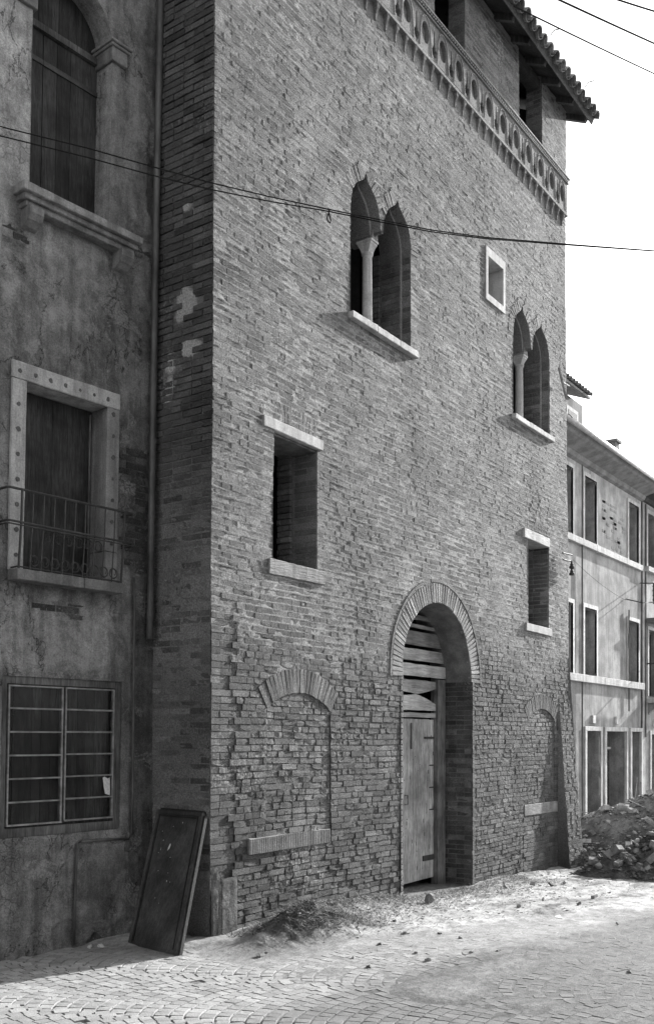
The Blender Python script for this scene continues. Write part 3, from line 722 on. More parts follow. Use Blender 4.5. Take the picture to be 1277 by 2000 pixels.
def tile_mesh(r0, r1, L):
    vs = []; n = 7
    for s_, r in ((0, r0), (L, r1)):
        for k2 in range(n): a = math.pi*k2/(n-1); vs.append((r*math.cos(a), s_, r*math.sin(a)))
        for k2 in range(n): a = math.pi*k2/(n-1); vs.append(((r-.014)*math.cos(a), s_, (r-.014)*math.sin(a)))
    fs = [(i, i+1, 14+i+1, 14+i) for i in range(6)]+[(7+i+1, 7+i, 21+i, 21+i+1) for i in range(6)]+[(i+1, i, 7+i, 7+i+1) for i in range(6)]+[(14+i, 14+i+1, 21+i+1, 21+i) for i in range(6)]
    return vs, fs
tv, tf = tile_mesh(.088, .07, .42); tmes = []
for q in range(5):
    me = bpy.data.meshes.new('roof_tile'); me.from_pydata(tv, [], tf); a = me.attributes.new('tone', 'FLOAT', 'POINT'); a.data.foreach_set('value', np.full(len(tv), .75+.13*q)); me.materials.append(M['tile_clay']); tmes.append(me)
ncol = int((RX1-RX0)/.215); stuffT = MB(); Rb = Matrix.Rotation(SL, 4, 'X')
for c_ in range(ncol+1):
    x = RX1-.08-c_*.215
    for r_ in range(13):
        jit = random.uniform(-.02, .02) if r_ == 0 else random.uniform(-.01, .01)
        p = Rp(x+random.uniform(-.008, .008), -.11+r_*.35+jit, .05+random.uniform(-.004, .006))
        mt = Matrix.Translation(p) @ Rb @ Matrix.Rotation(random.uniform(-.03, .03)-.055, 4, 'X') @ Matrix.Rotation(random.uniform(-.03, .03), 4, 'Z')
        if r_ < 4:
            o = bpy.data.objects.new('roof_tile', random.choice(tmes)); C.objects.link(o); o.parent = tower; o.matrix_basis = Matrix.Translation(-tower.location) @ mt
            p2 = Rp(x-.107, -.07+r_*.35, .05+.05); mt2 = Matrix.Translation(p2) @ Rb @ Matrix.Rotation(math.pi, 4, 'Y')
            stuffT.add([mt2 @ Vector(v) for v in tv], tf, random.uniform(.7, 1.1))
        else: stuffT.add([mt @ Vector(v) for v in tv], tf, random.uniform(.75, 1.2))
stuffT.build('roof_tile_courses', 'tile_clay', tower, kind='stuff')
for i in range(5):
    mb = MB(); x = 15.2-i*1.4; mb.tube([Rp(x, -.09, .17), Rp(x+.01, -.11, .25), Rp(x+.06, -.16, .3)], .008, 5); mb.build('roof_hook', 'iron', tower)
# door in the arch
YD = 6.62
dr = MB(); 
def plank(name, xa, xb, ztl, ztr, zbl, zbr, Y0, Y1, mat, tn, parent):
    mb = MB(); mb.hexa([(xa, Y0, zbl), (xb, Y0, zbr), (xb, Y0, ztr), (xa, Y0, ztl), (xa, Y1, zbl), (xb, Y1, zbr), (xb, Y1, ztr), (xa, Y1, ztl)], tn); return mb.build(name, mat, parent)
px_ = [(700, 1.0), (745, .92), (781.5, 1.0), (806, .95), (838.5, 1.04), (851, .98)]
gate = bpy.data.objects.new('plank_door', None); C.objects.link(gate); gate.parent = tower; gate['label'] = 'old pale plank door with iron hinges'
XD = [onY(p, 1500, 6.64)[0] for p in (756, 781.5, 807, 839, 850.5)]
XD[0] = 10.32
for i in range(4):
    xa, xb = XD[i]+.003, XD[i+1]-.003
    zt = onY(800, 1403.5, 6.64)[2]; zb = onY(782, 1729, 6.64)[2]; zb2 = onY(850, 1711, 6.64)[2]
    f = lambda x: zb+(zb2-zb)*(x-XD[1])/(XD[4]-XD[1])
    plank('door_plank', xa, xb, zt+random.uniform(-.01, .01), zt, f(xa), f(xb), 6.64, 6.675, 'pale_wood', 1+random.uniform(-.2, .16), gate)
for (pxa, pxb, pya, pyb) in ((829, 852, 1439, 1443), (826, 852, 1672, 1677)):
    a = onY(pxa, pya, 6.63); b = onY(pxb, pyb, 6.63); mb = MB(); mb.hexa([(a[0], 6.626, b[2]), (b[0], 6.626, b[2]), (b[0], 6.626, a[2]), (a[0], 6.626, a[2]), (a[0], 6.64, b[2]), (b[0], 6.64, b[2]), (b[0], 6.64, a[2]), (a[0], 6.64, a[2])]); mb.build('hinge', 'iron', gate)
mb = MB(); q = onY(790.5, 1564, 6.635); mb.tube([(q[0], 6.64, q[2]+.07), (q[0]+.03, 6.61, q[2]+.07), (q[0]+.03, 6.61, q[2]-.05), (q[0], 6.64, q[2]-.05)], .007, 5); mb.build('door_handle', 'iron', gate)
mb = MB()
for i in range(34):
    x_, z_ = random.uniform(XD[1], XD[4]-.05), random.uniform(.1, 1.95); h_ = random.choice((.008, .012, .05)); mb.slab(lambda u, z, o: (u, 6.64-o, z), x_, x_+random.uniform(.008, .02), z_, z_+h_, 0, .0015)
for i in range(3): mb.slab(lambda u, z, o: (u, 6.64-o, z), XD[3]-.02, XD[4]-.01, .9+.3*i, .908+.3*i+.01, 0, .0015)
mb.build('knots_and_splits', 'iron', gate, kind='stuff')
mb = MB(); q = onY(804, 1430, 6.635); mb.slab(lambda u, z, o: (u, 6.638-o, z), q[0]-.03, q[0], q[2]-.22, q[2]+.12, 0, .01); mb.build('latch_strap', 'iron', gate)
xa, xb = onY(851, 1500, 6.60)[0], onY(865.5, 1500, 6.60)[0]
plank('door_post', xa, xb, onY(858, 1328, 6.6)[2], onY(858, 1328, 6.6)[2], -.3, -.3, 6.57, 6.68, 'dark_wood', 3.2, tower)
def board(y0, y1, xr, Y=6.60, tn=1.0, curve=None, xl=10.3, mat='plank_wood'):
    zt = onY(790, y0, Y)[2]; zb = onY(790, y1, Y)[2]
    n = 12; top = []; bot = []
    for i in range(n+1):
        x = xl+(xr-xl)*i/n; t = zt+random.uniform(-.004, .004); b = zb+random.uniform(-.004, .004)
        if curve == 'bottom':      # lower edge sweeps up at the right
            e = max(0, (x-xl)/(xr-xl)-.35)/.65; b = zb+(zt-zb)*e**2.2
        if curve == 'top':
            e = abs((x-(xl+.42*(xr-xl)))/(.58*(xr-xl))); t = zt-(zt-zb)*.62*min(1, e)**2.2
        t = max(t, b+.004)
        top.append((x, t)); bot.append((x, b))
    mb = MB(); mb.prism(lambda u, z_, o: (u, Y+o, z_), bot+top[::-1], 0, .035, tn); return mb.build('arch_board', mat, tower)
def arcx(z_):      # right limit of boards under the arch
    q = .925**2-(z_-2.69)**2; return 11.315+(math.sqrt(max(q, 0)) if z_ > 2.69 else .925)-.012
for (y0, y1, tn, cv, full) in ((1196, 1205, .5, None, 1), (1215, 1222, .8, None, 1), (1229, 1257, .5, None, 1), (1264, 1287, 1.0, None, 1), (1294, 1318, 1.25, None, 1), (1326, 1341, .75, None, 0), (1341, 1358, .85, 'bottom', 0), (1350, 1386, 1.1, 'top', 0), (1391, 1400, .85, None, 0)):
    zt = onY(790, y0, 6.6)[2]; xr = 12.62 if full else xa-.003
    board(y0, y1, xr, 6.585 if tn > 1.2 else 6.605, tn, cv)
plank('door_backing', 10.3, 12.3, 3.7, 3.7, 1.95, 1.95, 6.9, 6.95, 'dark_wood', .3, tower)
# iron fittings on the right edge
mb = MB(); a = onY(1090.5, 718, 6.13); b = onY(1105.5, 780, 6.1); c_ = onY(1099.5, 748, 6.12)
mb.tube([a, b], .02, 6); mb.tube([c_, (c_[0]+.25, 6.12, c_[2]+.02)], .014, 6); mb.build('anchor_rod', 'painted_iron', tower)
br = MB()
for py in (1081, 1094): q = onY(1109, py, 6.1); br.tube([(q[0]-.1, 6.15, q[2]), (q[0]+.17, 6.1, q[2])], .012, 6)
bo = br.build('insulator_bracket', 'iron', tower)
for py in (1103, 1116):
    q = onY(1115, py, 6.1); mb = MB(); mb.lathe((q[0]+.02, 6.1, q[2]-.03), [(.012, -.03), (.04, -.03), (.045, 0), (.028, .02), (.03, .04), (.018, .06), (.012, .1)], 10); mb.build('insulator', 'ceramic', bo)
#PART3
# ================================================================== PLASTER HOUSE on the left
house = thing('plaster_house', 'dark stained plaster house left of the brick tower with shuttered windows and a small balcony', 'building', Hp(-1.5, 0))
def lean(z): return .022*(np.asarray(z, float)-5)
def Hm(u, z, off=0.0):
    u = np.asarray(u, float)+lean(z); off = np.asarray(off, float)
    return (HO[0]+HD[0]*u+HN[0]*off, HO[1]+HD[1]*u+HN[1]*off, np.asarray(z, float))
def Hpt(u, z, off=0.0): a = Hm(u, z, off); return (float(a[0]), float(a[1]), float(a[2]))
def hpx(px, py, off=0.0): u, z = onH(px, py, off); return (u-float(lean(z)), z)
AW = [(-1.43, 6.57), (-.572, 6.57), (-.572, 8.30)]+arc(-1.001, 8.30, .429, 0, 180, 20)[1:-1]+[(-1.43, 8.30)]
FD = [(-1.43, 3.31), (-.571, 3.31), (-.571, 4.935), (-1.43, 4.935)]
GW = [(-1.60, 1.02), (-.335, 1.02), (-.335, 2.40), (-1.60, 2.40)]
patches = [[hpx(*p) for p in q] for q in (
    [(234, 872), (262, 880), (300, 893), (300, 1120), (262, 1120), (236, 1100), (228, 1010)],
    [(250, 425), (270, 440), (300, 470), (300, 520), (262, 500), (249, 470)], [(292, 250), (302, 250), (302, 440), (286, 400)],
    [(4, 425), (40, 440), (60, 470), (40, 500), (5, 480)], [(60, 1165), (85, 1172), (170, 1178), (165, 1215), (100, 1200), (66, 1190)],
    [(170, 1840), (200, 1812), (250, 1795), (262, 1860), (200, 1868)], [(100, 1812), (140, 1790), (140, 1850), (104, 1858)])]
def pmask(u, z):
    uu = u+.03*fbm(u*7, z*7, 3, 12); zz = z+.05*fbm(u*7+9, z*7, 3, 13); r = np.zeros(u.shape, bool)
    for p in patches: r |= inside(p, uu, zz)
    return r
def h_off(u, z):
    pm = pmask(u, z)
    o = .007*fbm(u*2.2, z*2.2, 3, 50)+.0022*fbm(u*14, z*14, 3, 51)
    o = np.where(pm, o-.016+.004*vn(u*30, z*30, 0, 6), o)
    # thin spalls and long cracks
    f = fbm(u*1.7+3, z*1.2, 4, 66); o = o-.006*(np.abs(f) < .006)*(fbm(u, z, 2, 70) > .0)
    o = o-.010*sstep(.62, .72, fbm(u*3.3, z*3.3, 4, 92))
    o = o+.018*sstep(.9, .86, z+.02*vn(u*8, 0*u, 0, 2))*0+.012*sstep(1.0, .95, z)
    return o
def h_tone(u, z):
    t = 1.0+.12*fbm(u*1.1, z*.9, 3, 33)
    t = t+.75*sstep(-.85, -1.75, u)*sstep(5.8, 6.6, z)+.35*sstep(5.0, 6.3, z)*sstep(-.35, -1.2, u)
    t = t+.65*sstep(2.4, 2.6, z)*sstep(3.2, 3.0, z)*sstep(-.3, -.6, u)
    t = t*(1-.35*sstep(-.30, -.12, u)*sstep(4.5, 3.5, z))  # corner by the pipe darkened: contact shade in the tone, plus a stain streak
    return np.where(pmask(u, z), t*.8, t)
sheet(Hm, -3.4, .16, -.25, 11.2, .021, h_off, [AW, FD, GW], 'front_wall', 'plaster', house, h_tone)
HB = Bricks(); z = .3; k_ = 0
while z < 9:
    u = -1.7+(.13 if k_ % 2 else 0)
    while u < .02:
        L = .25; uc = u+L/2
        m = pmask(np.array([u+.04, u+L-.04, uc]), np.array([z+.03]*3))
        if m.all() or (m.sum() == 2 and random.random() < .6):
            a = Hpt(uc, z+BH/2, -.064+random.gauss(0, .0025)); HB.add(a, (HD[0], HD[1], random.gauss(0, .01)), (0, 0, 1), (HN[0], HN[1], 0), L-.010, BH-.010, .05, random.uniform(.45, .95))
        u += L
    z += BH; k_ += 1
HB.build(house, 'brick', 'brick_courses', 'brick')
def hrev(name, loop, o0, o1, mat, tn, parent=house):
    mb = MB(); mb.strip(Hpt, loop, o0, o1, True, tn); return mb.build(name, mat, parent)
# plain flanks, roof
mb = MB(); 
for (ua, ub) in ((-9, -3.4),): mb.add([Hpt(ua, -.3), Hpt(ub, -.3), Hpt(ub, 11.2), Hpt(ua, 11.2)], [(0, 1, 2, 3)], 1)
mb.add([Hpt(-9, -.3, -8), Hpt(.16, -.3, -8), Hpt(.16, 11.2, -8), Hpt(-9, 11.2, -8)], [(0, 1, 2, 3)], 1)
mb.add([Hpt(-9, -.3, -8), Hpt(-9, -.3, 0), Hpt(-9, 11.2, 0), Hpt(-9, 11.2, -8)], [(0, 1, 2, 3)], 1)
mb.add([Hpt(.16, 0, -8), Hpt(.16, 0, -.1), Hpt(.16, 11.2, -.1), Hpt(.16, 11.2, -8)], [(0, 1, 2, 3)], 1)
mb.build('rear_walls', 'plaster', house)
mb = MB(); mb.hexa([Hpt(-9.2, 11.2, .1), Hpt(.1, 11.2, .1), Hpt(.1, 12.8, -4), Hpt(-9.2, 12.8, -4), Hpt(-9.2, 11.3, .1), Hpt(.1, 11.3, .1), Hpt(.1, 12.9, -4), Hpt(-9.2, 12.9, -4)]); mb.hexa([Hpt(-9.2, 11.2, -8.1), Hpt(.1, 11.2, -8.1), Hpt(.1, 12.8, -4), Hpt(-9.2, 12.8, -4), Hpt(-9.2, 11.3, -8.1), Hpt(.1, 11.3, -8.1), Hpt(.1, 12.9, -4), Hpt(-9.2, 12.9, -4)])
mb.build('roof', 'tile_clay', house)
def hgrp(name, label=None):
    o = bpy.data.objects.new(name, None); C.objects.link(o); o.parent = house
    if label: o['label'] = label
    return o
def hstone(name, u0, u1, z0, z1, o0, o1, tn=1.0, mat='stone', parent=house, j=.003): return stone(name, u0, u1, z0, z1, o0, o1, tn, mat, j, parent, Hpt)
# arched window
aw = hgrp('arched_window', 'tall arched window with closed dark shutters')
hrev('reveal', AW, .003, -.30, 'plaster', 1.5, aw)
for s_, (ua, ub) in (('shutter', (-1.425, -1.17)), ('shutter', (-1.165, -.577))):
    zt = 8.22 if ua < -1.2 else 8.2
    mb = MB(); n = 2 if ua < -1.2 else 4; ww = (ub-ua)/n
    for i in range(n): mb.slab(Hpt, ua+i*ww+.002, ua+(i+1)*ww-.002, 6.60, zt, -.26, -.222-random.uniform(0, .003), random.uniform(.7, 1.5))
    sh = mb.build(s_, 'dark_wood', aw)
    for zz in (6.72, 7.92):
        mb = MB(); mb.slab(Hpt, ua, ub, zz, zz+.045, -.221, -.212, 1.3); mb.build('strap', 'iron', aw)
mb = MB(); mb.slab(Hpt, -1.425, -.577, 8.21, 8.27, -.25, -.19, 2.0); mb.build('transom', 'dark_wood', aw)
mb = MB()
for i in range(4): ua = -1.42+i*.212; mb.slab(Hpt, ua, ua+.208, 8.27, 8.75, -.27, -.24, random.uniform(.6, 1.1))
mb.build('tympanum_board', 'dark_wood', aw)
def impost(u0, u1, sgn):
    for (z0, z1, o, e, tn) in ((8.17, 8.30, .035, .0, .62), (8.30, 8.325, .055, .02, .7), (8.325, 8.35, .075, .035, .75)):
        hstone('impost', u0-(e if sgn > 0 else 0), u1+e, z0, z1, -.27, o, tn, 'dull_stone', aw)
impost(-.60, -.42, 1); impost(-1.58, -1.40, -1)
for (z0, z1, o, e, tn) in ((6.40, 6.45, .10, -.03, .62), (6.45, 6.50, .13, 0, .72), (6.50, 6.565, .17, .03, .85)):
    hstone('sill', -1.56-e, -.33+e, z0, z1, -.3, o, tn, 'dull_stone', aw, .008)
for uc in (-1.44, -.46):
    mb = MB(); pr = [(0, 0), (.14, 0), (.14, -.06), (.11, -.11), (.05, -.15), (.0, -.16)]
    mb.prism(lambda a, b, o: Hpt(uc+o, 6.40+b, a), pr, -.07, .07, .65); mb.build('bracket', 'dull_stone', aw)
# french window and balcony
fw = hgrp('french_window', 'tall window in a pale stone frame with rusty nail holes')
hstone('frame_stone', -1.575, -.425, 4.938, 5.085, -.24, .022, .85, parent=fw)
hstone('frame_stone', -1.573, -1.43, 3.72, 4.936, -.24, .02, .86, parent=fw); hstone('frame_stone', -1.573, -1.43, 3.30, 3.716, -.24, .02, .82, parent=fw)
hstone('frame_stone', -.571, -.428, 3.60, 4.936, -.24, .02, .5, parent=fw); hstone('frame_stone', -.571, -.428, 3.30, 3.597, -.24, .02, .52, parent=fw)
for (u, z) in [(-1.50+i*.155, 5.005) for i in range(7)]+[(-1.505, 4.72-i*.215) for i in range(7)]+[(-.50, 4.88-i*.2) for i in range(7)]:
    mb = MB(); r_ = random.uniform(.013, .021); P = [(u+random.uniform(-.004, .004)+r_*math.cos(a)*random.uniform(.8, 1.2), z+random.uniform(-.01, .01)*0+r_*1.1*math.sin(a)) for a in [2*math.pi*i/9 for i in range(9)]]
    mb.prism(Hpt, P, .018, .0255, 2.2); mb.build('iron_plug', 'iron', fw)
for i in range(4):
    ua = -1.43+i*.2148; mb = MB(); mb.slab(Hpt, ua+.001, ua+.2135, 3.32, 4.93, -.27, -.215-.002*(i % 2), random.uniform(.8, 1.15)); mb.build('shutter_board', 'dark_wood', fw)
mb = MB(); mb.slab(Hpt, -.60, -.588, 3.32, 4.9, -.215, -.20, 4.5); mb.build('shutter_edge', 'dark_wood', fw)
bal = hgrp('balcony', 'small stone balcony with a wrought iron scroll railing')
uL, zS = hpx(36, 1110, .14); uR, zS2 = hpx(241, 1146, .14)
hstone('balcony_slab', uL-.005, (uL+uR)/2+.12, 3.205, 3.30, -.2, .14, .5, 'dull_stone', bal); hstone('balcony_slab', (uL+uR)/2+.124, uR+.005, 3.205, 3.30, -.2, .14, .55, 'dull_stone', bal)
ra, zr = hpx(17, 949, .16); rb, zr2 = hpx(262, 1005, .16); ma, zm = hpx(17, 1018, .16); mc, zm2 = hpx(255, 1058, .16)
zr = (zr+zr2)/2; zm = (zm+zm2)/2
for zz, rr in ((zr, .011), (zm, .010), (zm-.024, .007), (3.315, .007)):
    a, b = (ra, rb) if zz > 3.5 else (uL+.01, uR-.01); oo = .16 if zz > 3.5 else .12
    mb = MB(); mb.tube([Hpt(a, zz, -.01), Hpt(a, zz, oo-.02), Hpt(a+.02, zz, oo), Hpt(b-.02, zz, oo), Hpt(b, zz, oo-.02), Hpt(b, zz, -.01)], rr, 6); mb.build('rail', 'iron', bal)
nb = 11
for i in range(nb):
    u = uL+.015+(uR-uL-.03)*i/(nb-1); mb = MB(); mb.tube([Hpt(u, 3.3, .125), Hpt(u, zm, .152), Hpt(u, zr, .16)], .011 if i in (0, nb-1) else .006, 5); mb.build('railing_bar', 'iron', bal)
def scroll(u, z, r, sgn):
    mb = MB()
    for s2 in (-1, 1):
        P = []
        for i in range(22):
            t = i/21; a = math.pi*(1.5-2.3*t)*1.0; rr = r*(1-.62*t)
            P.append(Hpt(u+s2*(r*.9-r*.0-rr*math.cos(a)*.9-(0))*1.0-s2*r*.9+s2*0, z+sgn*rr*math.sin(a), .13))
        mb.tube([Hpt(u+s2*(r*(.98-.55*t_)*math.sin(math.pi*(.0+1.75*t_))), z-sgn*(r*(.98-.45*t_)*math.cos(math.pi*(0+1.75*t_))), .13) for t_ in [i/20 for i in range(21)]], .006, 4)
    mb.build('scroll', 'iron', bal)
for i in range(9): scroll(uL+.16+i*.104*(uR-uL-.2)/.9, 3.385, .052, 1)
for i in range(6): scroll(uL+.30+i*.104*(uR-uL-.2)/.9, zm-.085, .052, -1)
# barred ground window
gw = hgrp('barred_window', 'ground floor window with a bleached metal glazing grid and boards behind')
hrev('reveal', GW, .003, -.07, 'plaster', .7, gw)
mb = MB()
for (a, b, c_, d_) in ((-1.6, -.335, 2.335, 2.40), (-1.6, -.335, 1.02, 1.10), (-1.6, -1.545, 1.10, 2.335), (-.405, -.335, 1.10, 2.335)): mb.slab(Hpt, a, b, c_, d_, -.08, -.012, 2.2)
mb.build('timber_frame', 'dark_wood', gw)
for i in range(12):
    ua = -1.545+i*.095; mb = MB(); mb.slab(Hpt, ua+.001, ua+.094, 1.10, 2.335, -.085, -.062-random.uniform(0, .004), random.uniform(.7, 1.7)); mb.build('inner_board', 'dark_wood', gw)
for (ua, ub, zt, zb) in ((-1.53, -.978, 2.325, 1.118), (-.955, -.412, 2.325, 1.128)):
    fr_ = MB(); t = .013
    fr_.slab(Hpt, ua, ub, zt-t, zt, -.04, -.005); fr_.slab(Hpt, ua, ub, zb, zb+t*1.1, -.04, .004); fr_.slab(Hpt, ua, ua+t, zb+t*1.1, zt-t, -.04, -.004); fr_.slab(Hpt, ub-t*1.2, ub, zb+t*1.1, zt-t, -.04, -.003)
    lf = fr_.build('metal_sash', 'painted_iron', gw)
    for i in range(1, 6):
        zz = zt+(zb-zt)*i/6
        mb = MB(); mb.slab(Hpt, ua+t, ub-t*1.2, zz-.006, zz+.007, -.03, -.004, 1, .0015); mb.build('glazing_bar', 'painted_iron', gw)
    for i in range(6):
        z1 = zt+(zb-zt)*i/6-.012; z0 = zt+(zb-zt)*(i+1)/6+.012
        mb = MB(); mb.slab(Hpt, ua+t, ub-t, z0, z1, -.020, -.017); mb.build('pane', 'glass', gw)
a = hpx(203, 1519); mb = MB(); mb.prism(Hpt, [(a[0], a[1]), (a[0]+.02, a[1]+.01), (a[0]+.055, a[1]-.01), (a[0]+.08, a[1]+.0), (a[0]+.085, a[1]-.165), (a[0]+.03, a[1]-.15), (a[0]+.012, a[1]-.08)], -.014, -.012); mb.build('paper_scrap', 'paper', gw)
# pipes
def hp3(px, py, off): u, z = onH(px, py, off); return Hp(u, z, off)
mb = MB(); P = [hp3(x, y, .06) for x, y in ((322, -260), (314, 0), (308, 300), (303, 560), (298, 900), (294, 1180), (293, 1248))]; mb.tube(P, .034, 12); 
pp = mb.build('drainpipe', 'zinc', house, smooth=True); pp['label'] = 'dark zinc drainpipe down the corner'
for x, y in ((311, 170), (303.5, 560), (300.5, 863), (296.5, 1010), (294, 1200)):
    q = Vector(hp3(x, y, .06)); mb = MB(); mb.tube([q-Vector((0, 0, .02)), q+Vector((0, 0, .02))], .038, 12); mb.build('pipe_collar', 'zinc', house)
mb = MB(); mb.tube([hp3(x, y, .03) for x, y in ((262, 1128), (263, 1200), (262, 1313), (259.5, 1557), (257.5, 1630), (252, 1638), (200, 1640.5), (160, 1643), (152, 1648), (149, 1700), (147, 1757), (145, 1846))], .0125, 8); mb.build('conduit', 'zinc', house, smooth=True)
mb = MB(); mb.tube([hp3(284, 1130, .02), hp3(283, 1200, .02)], .006, 6); mb.build('conduit', 'zinc', house)
for x, y in ((262, 1313), (261, 1466), (148, 1757)):
    q = Vector(hp3(x, y, .03)); mb = MB(); mb.tube([q-Vector((0, 0, .012)), q+Vector((0, 0, .012))], .019, 8); mb.build('conduit_clip', 'zinc', house)

# ================================================================== FAR HOUSES
far = thing('rendered_house', 'pale rendered house beyond the tower with tall windows and roller shutters', 'building', (21.5, 8.2, 0))
GY = 8.2
def Gpt(X, z, off=0.0): return (float(X), GY-float(off), float(z))
def Gm(X, z, off=0.0): return (np.asarray(X, float), GY-np.asarray(off, float), np.asarray(z, float))
def gx(px, py=1400, Y=GY): return onY(px, py, Y)
wins = []
for (pa, pb) in ((1094, 1116), (1139.3, 1162.2), (1225.5, 1244.4)):
    xa_, xb_ = gx(pa)[0], gx(pb)[0]; wins.append((xa_, xb_, 6.37, 7.82)); wins.append((xa_, xb_, 3.33, 4.855))
wins += [(18.0, 18.75, 6.37, 7.82), (18.0, 18.75, 3.33, 4.855)]
doors = [(gx(1143)[0], gx(1169.5)[0], 2.06), (gx(1181.5)[0], gx(1220)[0], 2.06), (gx(1231)[0], gx(1249)[0], 2.06)]
rect = lambda a, b, c, d: [(a, c), (b, c), (b, d), (a, d)]
GE = 25.83
gpol = [rect(*w_) for w_ in wins]+[rect(a, b, -.6, d) for a, b, d in doors]
def g_off(u, z): return .004*fbm(u*3, z*3, 3, 5)+.0015*fbm(u*14, z*14, 2, 6)
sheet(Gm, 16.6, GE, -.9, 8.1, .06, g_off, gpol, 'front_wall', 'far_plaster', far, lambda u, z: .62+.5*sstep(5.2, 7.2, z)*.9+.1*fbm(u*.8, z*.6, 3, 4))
for i, (a, b, c, d) in enumerate(wins):
    wn_ = bpy.data.objects.new('window', None); C.objects.link(wn_); wn_.parent = far
    mb = MB(); mb.strip(Gpt, rect(a, b, c, d), .03, -.26, True, .75); mb.build('reveal', 'far_plaster', wn_)
    mb = MB(); t = .09
    for (p, q, r_, s_) in ((a-t, b+t, d, d+t), (a-t, a, c, d), (b, b+t, c, d)): mb.slab(Gpt, p, q, r_, s_, -.02, .03, 1.25)
    mb.build('frame', 'stone', wn_)
    m_ = (a+b)/2
    mb = MB(); mb.slab(Gpt, a, m_-.004, c, d, -.27, -.23, 1.1); mb.build('shutter', 'dark_wood', wn_); mb = MB(); mb.slab(Gpt, m_+.004, b, c, d, -.285, -.25, 1.6); mb.build('shutter', 'dark_wood', wn_)
for z0, z1, xa_, xb_ in ((6.20, 6.345, 16.6, gx(1249)[0]), (3.15, 3.315, 16.6, gx(1252)[0])):
    x = xa_
    while x < xb_: e = min(x+random.choice((1.6, 2.1)), xb_); hs = stone('sill_course', x, e-.006, z0, z1, -.05, .09, random.uniform(.85, 1.0), parent=far, mp=Gpt, j=.003); x = e
for i, (a, b, d) in enumerate(doors):
    dn = bpy.data.objects.new('shop_door', None); C.objects.link(dn); dn.parent = far
    mb = MB(); mb.strip(Gpt, rect(a, b, -.6, d), .04, -.45, True, .55); mb.build('reveal', 'far_plaster', dn)
    for (p, q, r_, s_) in ((a-.12, b+.12, d, d+.1), (a-.12, a, -.6, d), (b, b+.12, -.6, d)): stone('frame', p, q, r_, s_, -.02, .04, 1.0, parent=dn, mp=Gpt, j=.002)
    zt = 1.62 if i < 2 else d
    if i < 2:
        mb = MB(); mb.slab(Gpt, a, b, zt, zt+.06, -.42, -.36, 1.6); mb.build('transom', 'pale_wood', dn)
        z = -.5
        for q in range(int((zt+.5)/.07)):
            mb = MB(); z0 = -.5+q*.07; mb.hexa([Gpt(a, z0, -.44), Gpt(b, z0, -.44), Gpt(b, z0+.068, -.44), Gpt(a, z0+.068, -.44), Gpt(a, z0+.01, -.405), Gpt(b, z0+.01, -.405), Gpt(b, z0+.045, -.41), Gpt(a, z0+.045, -.41)]); mb.t = [1.8]*8; mb.build('shutter_slat', 'iron', dn)
        if i == 0:
            mb = MB()
            for sg in (-1, 1): mb.tube([Gpt(a, zt+.06 if sg > 0 else d, -.40), Gpt(b, d if sg > 0 else zt+.06, -.40)], .012, 5)
            for cc in (.25, .5, .75): mb.tube([Gpt(a+(b-a)*cc+.1*math.cos(t), (zt+d)/2+.03+.1*math.sin(t), -.4) for t in [i2*.524 for i2 in range(13)]], .009, 5)
            mb.build('fanlight_grille', 'painted_iron', dn)
            mb = MB(); mb.slab(Gpt, a, b, zt, d, -.45, -.43); mb.build('backing', 'dark_wood', dn)
        else: mb = MB(); mb.slab(Gpt, a, b, zt+.06, d, -.45, -.40, 2.2); mb.build('fascia_board', 'dark_wood', dn)
    else:
        for q in range(4): ww = (b-a)/4; mb = MB(); mb.slab(Gpt, a+q*ww+.003, a+(q+1)*ww-.003, -.6, d, -.45, -.40, 1.6-random.random()*.5); mb.build('door_board', 'dark_wood', dn)
for pa in (1153.5, 1199.5):
    a = gx(pa)[0]; mb = MB(); mb.slab(Gpt, a, a+.18, 2.24, 2.42, 0, .05, 1.2); mb.build('number_plate', 'stone', far)
mb = MB()
for q in range(60):      # bricks showing through the thin render
    cxx = random.randrange(8)*.26+22.95+(random.random() < .5)*.1; r_ = random.randrange(11); z = 6.45+r_*.1
    if cxx < 24.4 and random.random() < .85: mb.slab(Gpt, cxx, cxx+.2, z, z+.06, 0, .007, random.uniform(.72, .9), .008)
mb.build('ghost_bricks', 'far_plaster', far, kind='stuff')
for px, y1 in ((1132, 2000), (1223.6, 1389), (1256.5, 1440)):
    a = gx(px)[0]; zb = max(-.5, gx(px, y1)[2]); mb = MB(); mb.tube([Gpt(a, zb, .05), Gpt(a, 8.0 if px != 1223.6 else 5.1, .05)], .018, 6); mb.build('wall_pipe', 'zinc', far)
# cove, gutter, roof
def cove(x0, x1, name, parent, tn, mat='soffit_plaster'):
    mb = MB(); prof = [(8.02, .0), (8.05, .09), (8.10, .12), (8.14, .13), (8.19, .3), (8.24, .46), (8.28, .52), (8.36, .56), (8.36, -.1)]
    vs = [(x0, GY-o, z) for z, o in prof]+[(x1, GY-o, z) for z, o in prof]; n = len(prof)
    mb.add(vs, [(i, i+1, n+i+1, n+i) for i in range(n-1)]+[tuple(range(n)), tuple(range(n, 2*n))[::-1]], tn); return mb.build(name, mat, parent)
cove(16.5, GE, 'cove', far, .8)
mb = MB(); mb.tube([(16.4, GY-.62, 8.34), (GE+.1, GY-.62, 8.34)], .055, 12); mb.build('gutter', 'gutter_zinc', far, smooth=True)
for x in (17.5, 19.3, 21.2, 22.5, 24.0, 25.3): mb = MB(); mb.tube([(x, GY-.50, 8.45), (x, GY-.62, 8.43), (x, GY-.69, 8.34)], .009, 5); mb.build('gutter_hook', 'iron', far)
